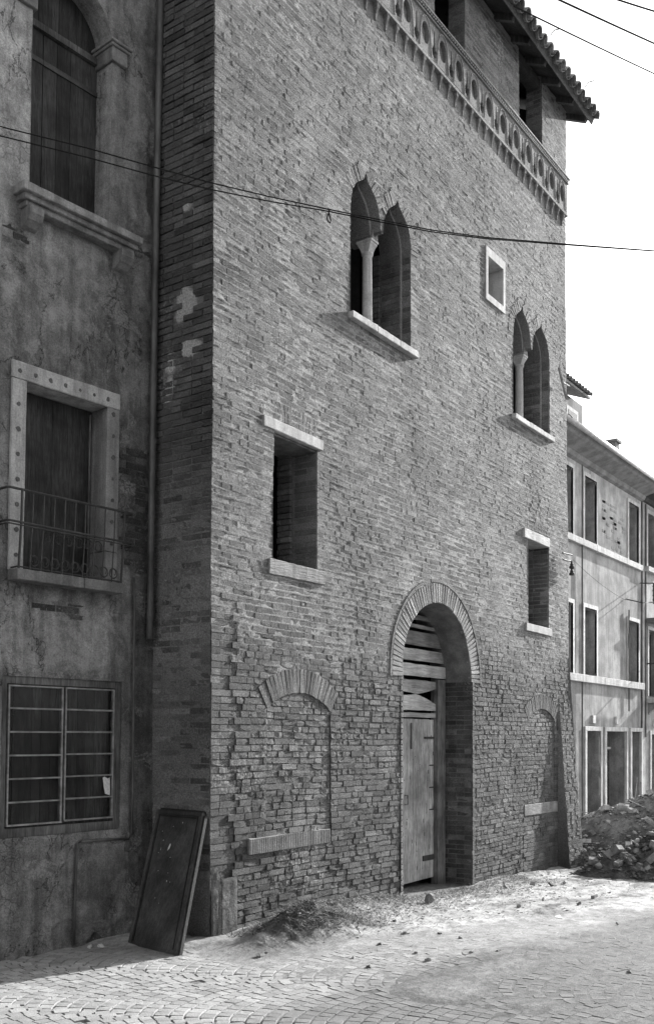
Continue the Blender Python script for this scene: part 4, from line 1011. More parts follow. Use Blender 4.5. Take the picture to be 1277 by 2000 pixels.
mb = MB(); mb.hexa([(16.3, GY-.58, 8.36), (GE+.1, GY-.58, 8.36), (GE+.1, GY+3.5, 9.4), (16.3, GY+3.5, 9.4), (16.3, GY-.58, 8.42), (GE+.1, GY-.58, 8.42), (GE+.1, GY+3.5, 9.46), (16.3, GY+3.5, 9.46)]); mb.build('roof', 'tile_clay', far)
mb = MB(); mb.add([(16.6, GY, -.9), (16.6, GY+7, -.9), (16.6, GY+7, 8.4), (16.6, GY, 8.4)], [(0, 1, 2, 3)], .8); mb.add([(16.6, GY+7, -.9), (GE, GY+7, -.9), (GE, GY+7, 9.4), (16.6, GY+7, 9.4)], [(0, 1, 2, 3)], .8); mb.build('rear_walls', 'far_plaster', far)
cxx = onY(1201, 857, 9.4); cy1 = onX(1167, 860, cxx[0])[1]
def cbox(x0, x1, y0, y1, z0, z1, tn):
    mb = MB(); mb.hexa([(x0, y0, z0), (x1, y0, z0), (x1, y1, z0), (x0, y1, z0), (x0, y0, z1), (x1, y0, z1), (x1, y1, z1), (x0, y1, z1)], tn); return mb
zt = cxx[2]-.07; cb = cbox(cxx[0], cxx[0]+.32, 9.4, cy1, 8.4, zt, .22).build('chimney', 'mortar', far); cbox(cxx[0]-.05, cxx[0]+.37, 9.34, cy1+.05, zt, zt+.07, .2).build('cap', 'mortar', cb)
br = MB(); P = lambda px, py, o: onY(px, py, GY-o)
br.tube([P(1249, 1139, .02), P(1275, 1139, .75)], .014, 5); br.tube([P(1221, 1170, .02), P(1255, 1177.5, .7), P(1275, 1176, .75)], .014, 5); br.tube([P(1275, 1139, .75), P(1275, 1180, .75)], .016, 5)
bb = br.build('insulator_bracket', 'iron', far)
for py in (1143, 1152, 1161, 1170):
    q = P(1277, py, .75); mb = MB(); mb.lathe((q[0], q[1], q[2]-.04), [(.01, 0), (.045, .0), (.05, .03), (.03, .05), (.032, .07), (.015, .09)], 8); mb.build('insulator', 'ceramic', bb)
# second far house
h2 = thing('balcony_house', 'house at the right edge with a dark balcony opening and railing', 'building', (28, 8.2, 0))
GX = 25.86
w2 = [(gx(1260.5)[0], gx(1279)[0], 6.40, 7.80), (gx(1262.5)[0], gx(1262.5)[0]+1.3, 3.0, 4.75)]; dd2 = (gx(1267)[0], gx(1267)[0]+1.4, 2.0)
sheet(Gm, GX, 33, -.9, 8.1, .08, lambda u, z: g_off(u, z)+.03, [rect(*w2[0]), rect(*w2[1]), rect(dd2[0], dd2[1], -.6, dd2[2])], 'front_wall', 'far_plaster', h2, .82)
for i, (a, b, c, d) in enumerate(w2):
    wn_ = bpy.data.objects.new('window', None); C.objects.link(wn_); wn_.parent = h2
    mb = MB(); mb.strip(Gpt, rect(a, b, c, d), .06, -.3, True, .6); mb.build('reveal', 'far_plaster', wn_)
    mb = MB(); mb.slab(Gpt, a, b, c, d, -.34, -.3, .6); mb.build('shutter', 'dark_wood', wn_)
    for (p, q, r_, s_) in ((a-.1, b+.1, d, d+.1), (a-.1, a, c, d), (b, b+.1, c, d)): stone('frame', p, q, r_, s_, 0, .06, .9, parent=wn_, mp=Gpt)
a, b = w2[1][:2]
stone('cornice', a-.25, b+.25, 4.93, 5.03, 0, .3, .5, 'dull_stone', parent=h2, mp=Gpt); stone('window_sill', w2[0][0]-.2, w2[0][1]+.2, 6.25, 6.38, 0, .14, .9, parent=h2, mp=Gpt)
stone('balcony_slab', a-.15, b+.3, 2.82, 2.95, -.02, .55, .8, parent=h2, mp=Gpt)
for uu in (a-.0, b): mb = MB(); mb.prism(lambda p_, q_, o: Gpt(uu+o, 2.82+q_, p_), [(0, 0), (.45, 0), (.1, -.2), (0, -.35)], 0, .12, .8); mb.build('console', 'dull_stone', h2)
for i in range(12): x = a-.1+i*(b-a+.3)/11; mb = MB(); mb.tube([Gpt(x, 2.95, .5), Gpt(x, 3.85, .5)], .012, 5); mb.build('railing_bar', 'iron', h2)
mb = MB(); mb.tube([Gpt(a-.1, 3.85, 0), Gpt(a-.1, 3.85, .5), Gpt(b+.25, 3.85, .5)], .02, 6); mb.build('rail', 'iron', h2)
for i in range(6):
    x = a+.02+i*.24; mb = MB(); mb.tube([Gpt(x+.1*math.cos(t), 3.12+.1*math.sin(t), .5) for t in [k2*.5236 for k2 in range(13)]], .012, 5); mb.tube([Gpt(x+.1*math.cos(t), 3.62+.1*math.sin(t), .5) for t in [k2*.5236 for k2 in range(13)]], .012, 5); mb.build('railing_ring', 'iron', h2)
dn = bpy.data.objects.new('door', None); C.objects.link(dn); dn.parent = h2
mb = MB(); mb.strip(Gpt, rect(dd2[0], dd2[1], -.6, dd2[2]), .06, -.4, True, .7); mb.build('reveal', 'far_plaster', dn); mb = MB(); mb.slab(Gpt, dd2[0], dd2[1], -.6, dd2[2], -.42, -.36, 5); mb.build('door_leaf', 'dark_wood', dn); stone('frame', dd2[0]-.12, dd2[0], -.6, dd2[2]+.1, .0, .07, .9, parent=dn, mp=Gpt)
a = gx(1272)[0]; mb = MB(); mb.slab(Gpt, a, a+.18, 2.2, 2.38, .03, .08, 1.2); mb.build('number_plate', 'stone', h2)
cove(GX, 33, 'cove', h2, .22); mb = MB(); mb.tube([(GX, GY-.62, 8.34), (33, GY-.62, 8.34)], .055, 12); mb.build('gutter', 'gutter_zinc', h2, smooth=True)
mb = MB(); mb.hexa([(GX, GY-.58, 8.36), (33, GY-.58, 8.36), (33, GY+3.5, 9.4), (GX, GY+3.5, 9.4), (GX, GY-.58, 8.42), (33, GY-.58, 8.42), (33, GY+3.5, 9.46), (GX, GY+3.5, 9.46)]); mb.build('roof', 'tile_clay', h2)
mb = MB(); mb.add([(33, GY, -.9), (33, GY+7, -.9), (33, GY+7, 9.4), (33, GY, 8.4)], [(0, 1, 2, 3)], .8); mb.add([(GX, GY+7, -.9), (33, GY+7, -.9), (33, GY+7, 9.4), (GX, GY+7, 9.4)], [(0, 1, 2, 3)], .8); mb.build('rear_walls', 'far_plaster', h2)
# attic storey rising behind the far house
att = thing('attic_turret', 'small roofed turret with a window rising behind the far house gutter', 'building', (23.6, 10.6, 8))
YA = 10.6; p0 = onY(1100, 800, YA); p1 = onY(1136.5, 800, YA); pe = onY(1153, 785, YA-.35); zt = onY(1136.5, 793, YA)[2]
mb = MB(); mb.hexa([(p0[0]-1, YA, 8.3), (p1[0], YA, 8.3), (p1[0], YA+2.6, 8.3), (p0[0]-1, YA+2.6, 8.3), (p0[0]-1, YA, zt), (p1[0], YA, zt), (p1[0], YA+2.6, zt), (p0[0]-1, YA+2.6, zt)], .55); tb = mb.build('wall', 'far_plaster', att)
wa, wb = onY(1107, 812, YA)[0], onY(1124, 812, YA)[0]; wz0, wz1 = onY(1120, 828, YA)[2], onY(1120, 808, YA)[2]
mb = MB(); mb.slab(lambda u, z, o: (u, YA-o, z), wa-.1, wb+.1, wz0-.1, wz1+.1, -.02, .03, 1.1); mb.build('frame', 'stone', att); mb = MB(); mb.slab(lambda u, z, o: (u, YA-o, z), wa, wb, wz0, wz1, .0, .035, .6); mb.build('shutter', 'dark_wood', att)
ez = onY(1153, 781, YA-.45)[2]; ex = onY(1153, 781, YA-.45)[0]
mb = MB(); mb.hexa([(p0[0]-1.3, YA-.45, ez), (ex, YA-.45, ez), (ex, YA+1.4, ez+.75), (p0[0]-1.3, YA+1.4, ez+.75), (p0[0]-1.3, YA-.45, ez+.06), (ex, YA-.45, ez+.06), (ex, YA+1.4, ez+.81), (p0[0]-1.3, YA+1.4, ez+.81)]); rf = mb.build('roof', 'tile_clay', att)
x = ex-.1
while x > p0[0]-1.2:
    mt = Matrix.Translation(Vector((x, YA-.5, ez+.09))) @ Matrix.Rotation(.385, 4, 'X') @ Matrix.Diagonal((1, 4.9, 1, 1)); mb = MB(); mb.add([mt @ Vector(v) for v in tv], tf, random.uniform(.8, 1.2)); mb.build('roof_tile', 'tile_clay', rf); x -= .22
rb_ = thing('rear_roof_block', 'low roof just showing above the gutter at the right edge', 'building', (33, 12, 0))
p = onY(1254, 921, 12); q = onY(1300, 921, 12)
mb = MB(); mb.hexa([(p[0], 12, 7), (q[0]+6, 12, 7), (q[0]+6, 15, 7), (p[0], 15, 7), (p[0], 12, p[2]-.15), (q[0]+6, 12, p[2]-.15), (q[0]+6, 15, p[2]-.15), (p[0], 15, p[2]-.15)], .6); mb.build('wall', 'far_plaster', rb_)
mb = MB(); mb.hexa([(p[0]-.2, 11.8, p[2]-.15), (q[0]+6, 11.8, p[2]-.15), (q[0]+6, 15, p[2]+.1), (p[0]-.2, 15, p[2]+.1), (p[0]-.2, 11.8, p[2]-.05), (q[0]+6, 11.8, p[2]-.05), (q[0]+6, 15, p[2]+.2), (p[0]-.2, 15, p[2]+.2)]); mb.build('roof', 'tile_clay', rb_)
# the house across the street, behind the camera
fh = thing('facing_house', 'plastered house directly across the street from the tower', 'building', (0, -4, 0))
cbx = lambda x0, x1, y0, y1, z0, z1, tn: cbox(x0, x1, y0, y1, z0, z1, tn)
cbx(-9, 7.4, -9, -2.2, -.6, 8.6, .7).build('wall', 'far_plaster', fh)
mb = MB(); mb.add([(-9.3, -9.4, 8.6), (7.7, -9.4, 8.6), (7.7, -5.6, 10.2), (-9.3, -5.6, 10.2), (-9.3, -1.8, 8.6), (7.7, -1.8, 8.6)], [(0, 1, 2, 3), (3, 2, 5, 4), (0, 3, 4), (1, 5, 2), (0, 4, 5, 1)]); mb.build('roof', 'tile_clay', fh)
for i in range(6):
    for zf in (1.0, 4.2, 6.4):
        x = -8.2+i*2.6; f_ = cbx(x-.1, x+1, -2.24, -2.16, zf-.1, zf+1.55, 1).build('window', 'stone', fh); cbx(x, x+.9, -2.2, -2.14, zf, zf+1.45, 1).build('shutter', 'dark_wood', fh).parent = f_
#PART4
# ================================================================== GROUND
def gbase(X, Y): return -.036*np.clip(np.asarray(X, float)-8, 0, 14)+0*np.asarray(Y, float)
def cob_y(X, Y):      # 1 where dirt covers the cobbles
    X = np.asarray(X, float); yl = np.interp(X, [3, 5.2, 6.6, 7.4, 8.6, 11.5, 16], [9, 9, 6.1, 5.55, 4.75, 3.9, 3.2])
    return sstep(-.25, .3, np.asarray(Y, float)-yl+.35*fbm(X*1.3, Y*1.3, 3, 71))
def gz(X, Y):
    X = np.asarray(X, float); Y = np.asarray(Y, float); c_ = cob_y(X, Y)
    d = gbase(X, Y)+(-.013)+.0124*sstep(3.9, 6.0, X-.2*Y+.6*fbm(X*1.1, Y*1.6, 4, 21))+.0016*fbm(X*5, Y*7, 3, 22)*sstep(4.2, 6, X-.2*Y)+.032*c_+.010*c_*fbm(X*2, Y*2, 3, 14)+.011*c_*fbm(X*7, Y*11, 3, 15)+.0012*fbm(X*30, Y*30, 2, 16)
    d = d+.012*sstep(.25, .6, fbm(X*.9+7, Y*1.4, 3, 44))*(1-c_)*sstep(5.2, 6.5, X)      # dust lying over cobbles
    mound = .22*np.exp(-(((X-7.6)/.6)**2+((Y-5.62)/.28)**2))+.07*np.exp(-(((X-9.2)/.9)**2+((Y-6.0)/.25)**2))+.05*np.exp(-(((X-8.4)/.5)**2+((Y-5.95)/.2)**2))
    d = d+mound*(1+.5*fbm(X*6, Y*6, 3, 88))
    d = d+.05*sstep(5.75, 6.15, Y)*sstep(7.4, 8, X)*(1+.5*fbm(X*5, Y*5, 3, 89))*(1-sstep(10.0, 10.4, X)*(1-sstep(12.2, 12.6, X)))
    return d
def axis(a, b, st, lo, hi):
    m = list(np.arange(a, b+1e-6, st)); x = a; s_ = st; L = []
    while x > lo: s_ *= 1.35; x -= s_; L.append(max(x, lo))
    x = b; s_ = st; R = []
    while x < hi: s_ *= 1.35; x += s_; R.append(min(x, hi))
    return np.array(L[::-1]+m+R)
def near_dark(X, Y):      # ground and cobbles darker on the near side of a soft line
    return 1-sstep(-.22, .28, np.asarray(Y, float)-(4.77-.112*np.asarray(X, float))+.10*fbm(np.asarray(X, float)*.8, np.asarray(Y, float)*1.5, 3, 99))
ax, ay = axis(3.2, 16.5, .032, -600, 900), axis(1.8, 7.2, .032, -600, 700)
GXX, GYY = np.meshgrid(ax, ay, indexing='ij'); ZZ = gz(GXX, GYY)
V = np.stack([GXX, GYY, ZZ], -1).reshape(-1, 3); ix = np.arange(V.shape[0]).reshape(GXX.shape)
cc = cob_y(GXX, GYY)
mnd = np.exp(-(((GXX-7.65)/.75)**2+((GYY-5.62)/.36)**2))+.8*np.exp(-(((GXX-9.3)/1.1)**2+((GYY-6.0)/.3)**2))
tone_g = .30+.06*sstep(7.5, 10.5, GXX+GYY*.4)*(1-cc)+.22*cc*(1+.2*fbm(GXX*3, GYY*5, 3, 5))-.20*cc*sstep(.12, .4, fbm(GXX*1.8+3, GYY*4, 4, 51))-.10*cc*sstep(.1, .35, fbm(GXX*5, GYY*9, 3, 52))+.14*sstep(.25, .6, fbm(GXX*.9+7, GYY*1.4, 3, 44))*(1-cc)*sstep(5.2, 6.5, GXX)
tone_g = tone_g*(1-.45*near_dark(GXX, GYY)*(1-.25*sstep(3.2, 2.0, GYY)))-.40*np.clip(mnd, 0, 1)-.12*sstep(5.8, 6.1, GYY)*sstep(7.4, 8, GXX)
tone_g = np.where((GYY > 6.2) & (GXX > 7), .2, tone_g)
Fg = np.stack([ix[:-1, :-1], ix[1:, :-1], ix[1:, 1:], ix[:-1, 1:]], -1).reshape(-1, 4)
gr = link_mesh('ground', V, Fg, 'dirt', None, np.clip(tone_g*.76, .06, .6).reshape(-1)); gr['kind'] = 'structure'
# cobbled street
pave = thing('cobbled_street', None, None, (6, 4, 0)); pave['kind'] = 'structure'
CB = Bricks(False); P_ = 1.15
def arcrow(x, y):      # segmental arcs of small cobbles
    return y
n_row = 0; y = 1.9
while y < 7.6:
    x = 2.6+random.uniform(-.05, .05)
    while x < 14.5:
        L = random.uniform(.085, .112); cx = x+L/2
        ph = ((cx+.35*y) / 1.3) % 1.0; bow = .30*math.sqrt(max(0, 1-(2*ph-1)**2*.9)); dy = -.27*(2*ph-1)*2/1.3*.0
        slope = (-.30*.9*(2*ph-1)*2/1.3)/max(.35, math.sqrt(max(.05, 1-(2*ph-1)**2*.9)))
        yy = y+bow-.15
        u = Vector((1, max(-.7, min(.7, slope)), 0)).normalized()
        in_h = (yy > 6.93+.08*(6.97-cx)-.02) if cx < 6.97 else (yy > 6.2)
        cv = float(cob_y(cx, yy))
        if not in_h and cv < .85 and not (random.random() < .004):
            zz = float(gbase(cx, yy))+random.gauss(0, .0012)
            CB.add((cx, yy, zz-.05), tuple(u), tuple(Vector((-u.y, u.x, random.gauss(0, .02))).normalized()), (random.gauss(0, .012), random.gauss(0, .012), 1), L-random.uniform(.008, .014), .092+random.uniform(-.006, .004), .05, random.uniform(.8, 1.12)*(1-.43*float(near_dark(cx, yy)))*(1-.1*float(sstep(4.5, 6, cx-.2*yy))))
        x += L*abs(u.x)
    y += .103; n_row += 1
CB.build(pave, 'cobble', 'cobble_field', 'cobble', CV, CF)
# ================================================================== LEANING PANEL
lp = thing('leaning_panel', 'dark varnished wooden door panel leaning against the side of the brick tower', 'panel', (6.4, 6.3, 0))
bl = Vector(onG(251, 1844)); brr = Vector(onG(345, 1866)); tr = Vector(onX(397, 1588, 6.90)); tl = Vector(onX(308, 1581, 6.925))
nrm = (brr-bl).cross(tl-bl).normalized()
if nrm.x > 0: nrm = -nrm
def Pp(a, b, o): return tuple(bl.lerp(brr, a).lerp(tl.lerp(tr, a), b)+nrm*o)
mb = MB(); mb.slab(Pp, .0, 1.0, .0, 1.0, -.03, -.004, 1); mb.build('panel_board', 'varnished_wood', lp)
for (a, b, c_, d_, t) in ((0, .06, 0, 1, 1.1), (.94, .998, 0, 1, .8), (.06, .94, 0, .022, .9), (.06, .94, .972, 1, .9)): mb = MB(); mb.slab(Pp, a, b, c_, d_, -.004, .008, t); mb.build('frame_rail', 'varnished_wood', lp)
for (a, b, c_, d_) in ((.905, .915, .03, .965), (.075, .085, .03, .965), (.085, .905, .955, .962)): mb = MB(); mb.slab(Pp, a, b, c_, d_, -.004, .003, .4); mb.build('moulding', 'varnished_wood', lp)
mb = MB(); mb.slab(Pp, 1.0, 1.035, -.0, .985, -.045, -.012, .5); mb.build('edge_strip', 'dark_wood', lp)  # edge coloured darker than the panel to stand for shade on it
mb = MB(); mb.slab(Pp, .05, .98, 1.0, 1.018, -.05, -.008, .5); mb.build('edge_strip', 'varnished_wood', lp)
mb = MB()
for q in range(16):
    a, b = random.gauss(.45, .2), random.gauss(.7, .2)
    if .08 < a < .9 and .05 < b < .94: L = random.choice((.004, .006, .010)); mb.prism(Pp, [(a, b), (a+.006, b+L*.3), (a+.008, b+L), (a+.001, b+L*1.2)], -.005, -.0028, 1)
mb.prism(Pp, [(.40, .70), (.43, .715), (.445, .745), (.43, .755), (.405, .725)], -.005, -.0025, 1)
mb.build('paint_chip', 'paper', lp, kind='stuff')
# ================================================================== WIRES
def wire(name, label, P, r, sag=0.0, group=None, loc=None, n=24):
    P = [Vector(p) for p in P]; Q = []
    for a, b in zip(P[:-1], P[1:]):
        for i in range(n): t = i/n; Q.append(a.lerp(b, t)+Vector((0, 0, -sag*4*t*(1-t))))
    Q.append(P[-1]); mb = MB(); r = [r[0]+(r[1]-r[0])*i/(len(Q)-1) for i in range(len(Q))] if isinstance(r, tuple) else r; mb.tube(Q, r, 5); o = mb.build(name, 'wire', None, tuple(P[0])); tag(o, label, 'cable', group); return o
YW = 5.0
def W(px, py, Y=YW): return onY(px, py, Y)
cA = [(-120, 215), (20, 252), (170, 289), (300, 326), (416, 358), (530, 385), (642, 409), (740, 429), (840, 449), (950, 464), (1110, 477), (1277, 489.5), (1420, 498)]
cB = [(-120, 236), (20, 270), (170, 307), (300, 343), (416, 371), (530, 394), (642, 413), (740, 433), (840, 452.5), (950, 466.5), (1110, 479), (1277, 491), (1420, 499)]
def smooth_wire(name, label, L, r, Y):
    return wire(name, label, [W(x, y, Y) for x, y in L], r, 0, n=4)
smooth_wire('overhead_cable', 'upper of the two cables crossing the tower front', cA, (.0036, .0075), 5.0)
smooth_wire('overhead_cable', 'lower of the two cables crossing the tower front', cB, (.0036, .0075), 5.02)
mb = MB(); q = Vector(W(642, 411, 4.99)); mb.tube([q+Vector((-.012, 0, .012)), q+Vector((.012, 0, -.0)), q+Vector((.0, 0, -.02)), q+Vector((-.012, 0, -.04)), q+Vector((-.026, 0, -.075)), q+Vector((-.012, 0, -.10)), q+Vector((.02, 0, -.10)), q+Vector((.03, 0, -.075)), q+Vector((.012, 0, -.045)), q+Vector((0, 0, -.02))], .006, 5)
tag(mb.build('cable_loop', 'wire', None, tuple(q)), 'small loop of wire tied to the cables beside the left double window', 'wire loop')
for i, (a, b, Y0, lab) in enumerate((((1003, 12), (1290, 148), 5.2, 'lowest of the three wires in the sky, running down from the eaves'), ((1080, -8), (1290, 89), 5.0, 'middle wire of the three in the sky at top right'), ((1190, -8), (1290, 24), 4.8, 'highest wire of the three, cutting the top right corner'))):
    A0 = Vector(W(a[0], a[1], Y0)); B0 = Vector(W(b[0], b[1], Y0)); dd = B0-A0
    wire('overhead_wire', lab, [A0-dd*.0 if i == 0 else A0-dd*.6, B0+dd*.6], .013 if i else .010, 0.02, 'wires against the sky')
wire('overhead_wire', 'thin wire running from the tower bracket to the bracket on the far house', [W(1119, 1094, 6.1), P(1221, 1172, .7)], .0025, .06, None)
# ================================================================== RUBBLE
def ico(seed, sx=1, sy=1, sz=1, sub=1, rough=.25):
    bm = bmesh.new(); bmesh.ops.create_icosphere(bm, subdivisions=sub, radius=.5); r = random.Random(seed)
    for v in bm.verts: v.co *= 1+r.uniform(-rough, rough); v.co.x *= sx; v.co.y *= sy; v.co.z *= sz
    vs = [tuple(v.co) for v in bm.verts]; fs = [tuple(v.index for v in f.verts) for f in bm.faces]; bm.free(); return vs, fs
def boxy(seed, sx, sy, sz):
    r = random.Random(seed); c_ = [(-.5, -.5), (.5, -.5), (.5, .5), (-.5, .5)]
    vs = [((a+r.uniform(-.13, .13))*sx, (b+r.uniform(-.13, .13))*sy, z*sz+r.uniform(-.08, .08)*sz) for z in (-.5, .5) for a, b in c_]
    bm = bmesh.new(); V = [bm.verts.new(v) for v in vs]
    for f in ((0, 3, 2, 1), (4, 5, 6, 7), (0, 1, 5, 4), (1, 2, 6, 5), (2, 3, 7, 6), (3, 0, 4, 7)): bm.faces.new([V[i] for i in f])
    bmesh.ops.bevel(bm, geom=bm.edges[:], offset=.06*min(sx, sy, sz), segments=1, affect='EDGES')
    bm.verts.index_update(); o = [tuple(v.co) for v in bm.verts], [tuple(v.index for v in f.verts) for f in bm.faces]; bm.free(); return o
shapes = [boxy(i, random.uniform(.8, 1.4), random.uniform(.6, 1), random.uniform(.45, .8)) for i in range(10)]+[ico(i+50, 1.2, .9, .6) for i in range(6)]
chips = [boxy(i+200, random.uniform(.6, 1.6), random.uniform(.4, 1), random.uniform(.2, .5)) for i in range(8)]
def heap(X, Y):
    X = np.asarray(X, float); Y = np.asarray(Y, float)
    a = 1.22*np.exp(-(((X-19.2)/2.1)**4+((Y-4.9)/2.6)**4))
    b = .74*np.exp(-(((X-16.4)/1.25)**2+((Y-4.6)/1.0)**2))
    c_ = .40*np.exp(-(((X-15.25)/.65)**2+((Y-5.2)/.5)**2))
    d_ = .55*np.exp(-(((X-17.2)/1.4)**2+((Y-6.9)/1.0)**2))
    h = np.maximum(np.maximum(a, b), np.maximum(c_, d_))*(1+.22*fbm(X*1.3, Y*1.3, 4, 61))+.05*fbm(X*4, Y*4, 3, 62)*(a+b > .15)
    return h
ux = np.arange(14.0, 22.6, .05); uy = np.arange(1.5, 8.15, .05); HX, HY = np.meshgrid(ux, uy, indexing='ij')
hz = gbase(HX, HY)-.05+heap(HX, HY)+.018*fbm(HX*14, HY*14, 3, 63)*(heap(HX, HY) > .05)
ix = np.arange(HX.size).reshape(HX.shape); Fh = np.stack([ix[:-1, :-1], ix[1:, :-1], ix[1:, 1:], ix[:-1, 1:]], -1).reshape(-1, 4)
tn = .9+.7*sstep(16.8, 17.6, HX+.5*fbm(HX, HY, 2, 3))+1.0*sstep(17.2, 18.6, HX)
rub = link_mesh('rubble_heap', np.stack([HX, HY, hz], -1).reshape(-1, 3), Fh, 'soil', None, tn.reshape(-1), (17, 5, 0))
tag(rub, 'long heap of dark soil and rubble lying against the far corner of the tower', 'rubble heap', None, 'stuff')
def put(shape, p, s_, name, mat, label, cat, group, tn):
    R_ = Matrix.Rotation(random.uniform(0, 6.3), 4, 'Z') @ Matrix.Rotation(random.gauss(0, .5), 4, 'X') @ Matrix.Rotation(random.gauss(0, .5), 4, 'Y')
    vs = [R_ @ Vector(v)*s_ + Vector(p) for v in shape[0]]
    mb = MB(); mb.add(vs, shape[1], tn); return tag(mb.build(name, mat, None, p), label, cat, group)
nst = 0
while nst < 150:
    if nst < 62: X, Y = random.gauss(15.2, .42), random.gauss(4.95, .55); s_ = random.uniform(.05, .15)
    else: X, Y = random.uniform(15.8, 18.6), random.uniform(3.6, 7.4); s_ = random.uniform(.05, .14)
    h = float(heap(X, Y))
    if h < .09 or (X < 16.1 and Y > 6.0) or (X < 14.6): continue
    low = nst < 62
    put(random.choice(shapes), (X, Y, float(gbase(X, Y))-.03+h+random.uniform(-.01, .05)), s_, 'broken_stone', 'rubble_stone',
        'broken stone in the low loose pile at the front of the rubble heap' if low else 'broken stone lying on the long back of the rubble heap', 'stone',
        'stones of the low front pile' if low else 'stones on the back of the heap', random.uniform(.3, .95) if low else random.uniform(.6, 1.6))
    nst += 1
mb = MB()
for i in range(11000):
    X, Y = random.uniform(14.6, 22), random.uniform(2.2, 7.9); h = float(heap(X, Y))
    if h < .05 or (X < 16.1 and Y > 6.0): continue
    sh = random.choice(chips); s_ = random.uniform(.012, .03)+.035*random.random()**3; R_ = Matrix.Rotation(random.uniform(0, 6.3), 3, 'Z') @ Matrix.Rotation(random.gauss(0, .6), 3, 'X')
    o = Vector((X, Y, float(gbase(X, Y))-.035+h)); mb.add([R_ @ Vector(v)*s_+o for v in sh[0]], sh[1], random.uniform(.3, 1.4)*(1 if X > 16.8 else .45))
for i in range(60):
    X, Y = random.uniform(15.5, 20), random.uniform(3, 7.6); h = float(heap(X, Y))
    if h < .2: continue
    o = Vector((X, Y, float(gbase(X, Y))-.02+h)); d_ = Vector((random.gauss(0, 1), random.gauss(0, 1), random.uniform(.0, .6))).normalized()*random.uniform(.2, .6); mb.tube([o, o+d_], .007, 4, random.uniform(.7, 1.3))
tag(mb.build('rubble_fragments', 'rubble_stone', None, (17, 5, 0)), 'small fragments, laths and brick chips strewn over the rubble heap', 'debris', None, 'stuff')
# loose things on the ground
def ground_thing(name, px, py, s_, sh, mat, label, cat, tn, group=None, lift=.3):
    p = onG(px, py, 0); z = float(gz(p[0], p[1])); p = onG(px, py, z); return put(sh, (p[0], p[1], z+s_*lift*.5), s_, name, mat, label, cat, group, tn)
ground_thing('stone', 838, 1763, .12, ico(3, 1.2, 1, .9, 2, .12), 'rubble_stone', 'rounded dark stone in front of the arched door', 'stone', .55, None, .8)
p = Vector(onG(640, 1797, .06)); mb = MB(); 
mb.hexa([tuple(p+Vector(v)) for v in ((-.02, .05, 0), (.13, -.04, -.01), (.11, .02, .05), (-.10, .12, .11), (-.02, .065, 0), (.13, -.02, -.01), (.11, .035, .05), (-.10, .135, .11))], 1.35); tag(mb.build('slate_piece', 'rubble_stone', None, tuple(p)), 'pale flat broken slab leaning on the weeds at the tower foot', 'slab')
p = Vector(onG(1090, 1791, -.1)); mb = MB(); mb.hexa([tuple(p+Vector(v)) for v in ((-.2, -.12, .0), (.12, .06, 0), (.1, .12, 0), (-.2, -.05, 0), (-.2, -.12, .03), (.12, .06, .03), (.1, .12, .03), (-.2, -.05, .03))], 2.2); tag(mb.build('wood_offcut', 'rubble_stone', None, tuple(p)), 'pale flat offcut lying on the dirt right of the door', 'offcut')
gl = [(505, 1868, .05), (520, 1862, .04), (770, 1800, .04), (905, 1715, .05), (986, 1733, .06), (1040, 1727, .07), (1075, 1728, .06), (1103, 1724, .08), (1160, 1752, .07), (1190, 1744, .04), (898, 1833, .035), (812, 1862, .05), (835, 1877, .05), (920, 1861, .05), (972, 1858, .04), (1205, 1805, .05), (1227, 1900, .035), (858, 1824, .04), (690, 1872, .05), (720, 1890, .04), (1130, 1766, .05), (1060, 1757, .04), (790, 1823, .05), (1012, 1771, .05), (742, 1845, .05)]
for i, (a, b, s_) in enumerate(gl): ground_thing('clod', a, b, s_*.85, random.choice(shapes), 'rubble_stone', 'small clod or stone chip lying loose on the trodden dirt', 'clod', random.uniform(.4, 1.1), 'clods scattered on the dirt')
for i, (a, b) in enumerate(((175, 1852), (199, 1851))): ground_thing('paper_scrap', a, b, .05, chips[1], 'paper', 'crumpled pale scrap beside the conduit foot' if i == 0 else 'smaller pale scrap right of the conduit foot', 'scrap', 1)
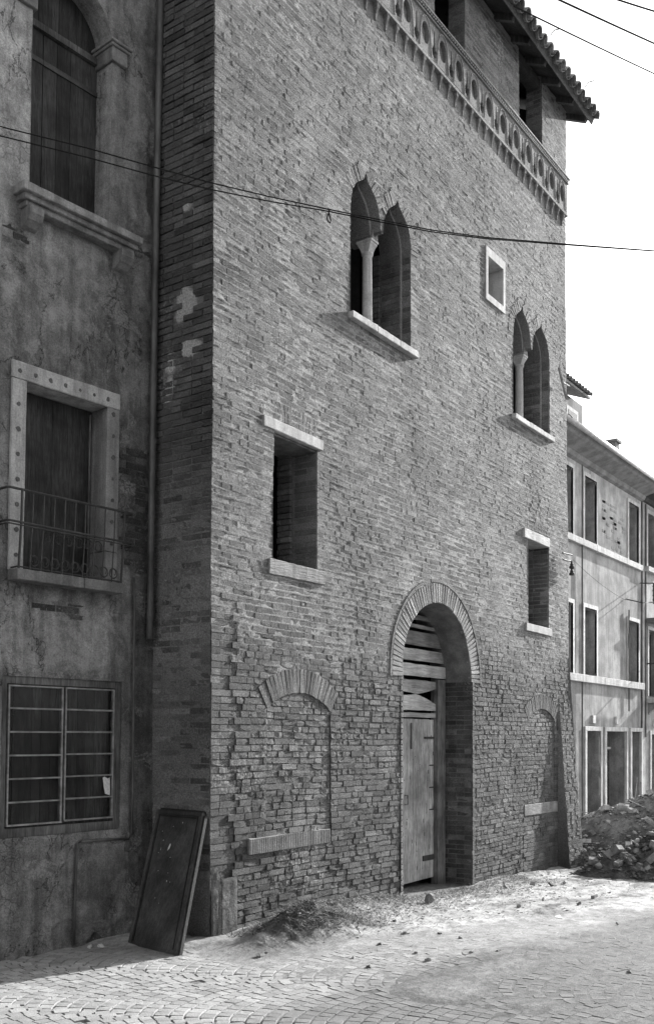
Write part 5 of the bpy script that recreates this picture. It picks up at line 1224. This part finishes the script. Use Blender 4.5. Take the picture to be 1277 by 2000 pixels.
# straw, chaff, weeds
mb = MB()
def blade(o, d_, L, r, tn, bend=.3):
    d_ = Vector(d_).normalized(); sd = d_.cross(Vector((0, 0, 1)))
    if sd.length < .1: sd = Vector((1, 0, 0))
    sd.normalize(); m = o+d_*L*.5+Vector((0, 0, L*bend*.3)); e = o+d_*L-Vector((0, 0, L*bend*.2))
    mb.add([o-sd*r, o+sd*r, m+sd*r*.8, m-sd*r*.8, e], [(0, 1, 2, 3), (3, 2, 4)], tn)
for i in range(13000):
    k2 = random.random()
    if k2 < .42: X = random.gauss(7.65, .5); Y = random.gauss(5.62, .2)
    elif k2 < .8: X = random.uniform(7.3, 13.5); Y = 6.1-abs(random.gauss(0, .35))
    else: X = random.uniform(7.0, 14); Y = random.uniform(4.2, 6.0)
    if Y > 6.12 and not (10.4 < X < 12.2 and Y < 6.5) or X < 6.98: continue
    c_ = float(cob_y(X, Y))
    if random.random() > c_+.1: continue
    o = Vector((X, Y, float(gz(X, Y))+.002)); up = abs(random.gauss(0, .25)) if k2 < .8 else .02
    a = random.uniform(0, 6.3); blade(o, (math.cos(a), math.sin(a), up), random.uniform(.03, .17), random.uniform(.0016, .0036), random.choice((.18, .3, .6, 1.2))*(.6 if k2 < .42 else 1))
tag(mb.build('straw_litter', 'straw', None, (8, 5.8, 0)), 'dry straw and weeds strewn along the foot of the tower', 'straw', None, 'stuff')
mb = MB()
for i in range(1500):
    X = random.uniform(7.0, 15); Y = 6.1-abs(random.gauss(0, .8)); 
    if random.random() < .3: X = random.gauss(7.8, .5); Y = random.gauss(5.72, .2)
    if X < 6.98 or Y > 6.12 or random.random() > float(cob_y(X, Y))*1.1: continue
    sh = random.choice(chips); s_ = random.uniform(.006, .03)**1.0; R_ = Matrix.Rotation(random.uniform(0, 6.3), 3, 'Z'); o = Vector((X, Y, float(gz(X, Y))+s_*.1))
    mb.add([R_ @ Vector(v)*s_+o for v in sh[0]], sh[1], random.uniform(.5, 1.4))
tag(mb.build('chip_litter', 'rubble_stone', None, (9, 5.5, 0)), 'tiny mortar chips and crumbs scattered over the dirt', 'chips', None, 'stuff')
for o_ in bpy.data.objects:      # every thing keeps a plain category
    pass
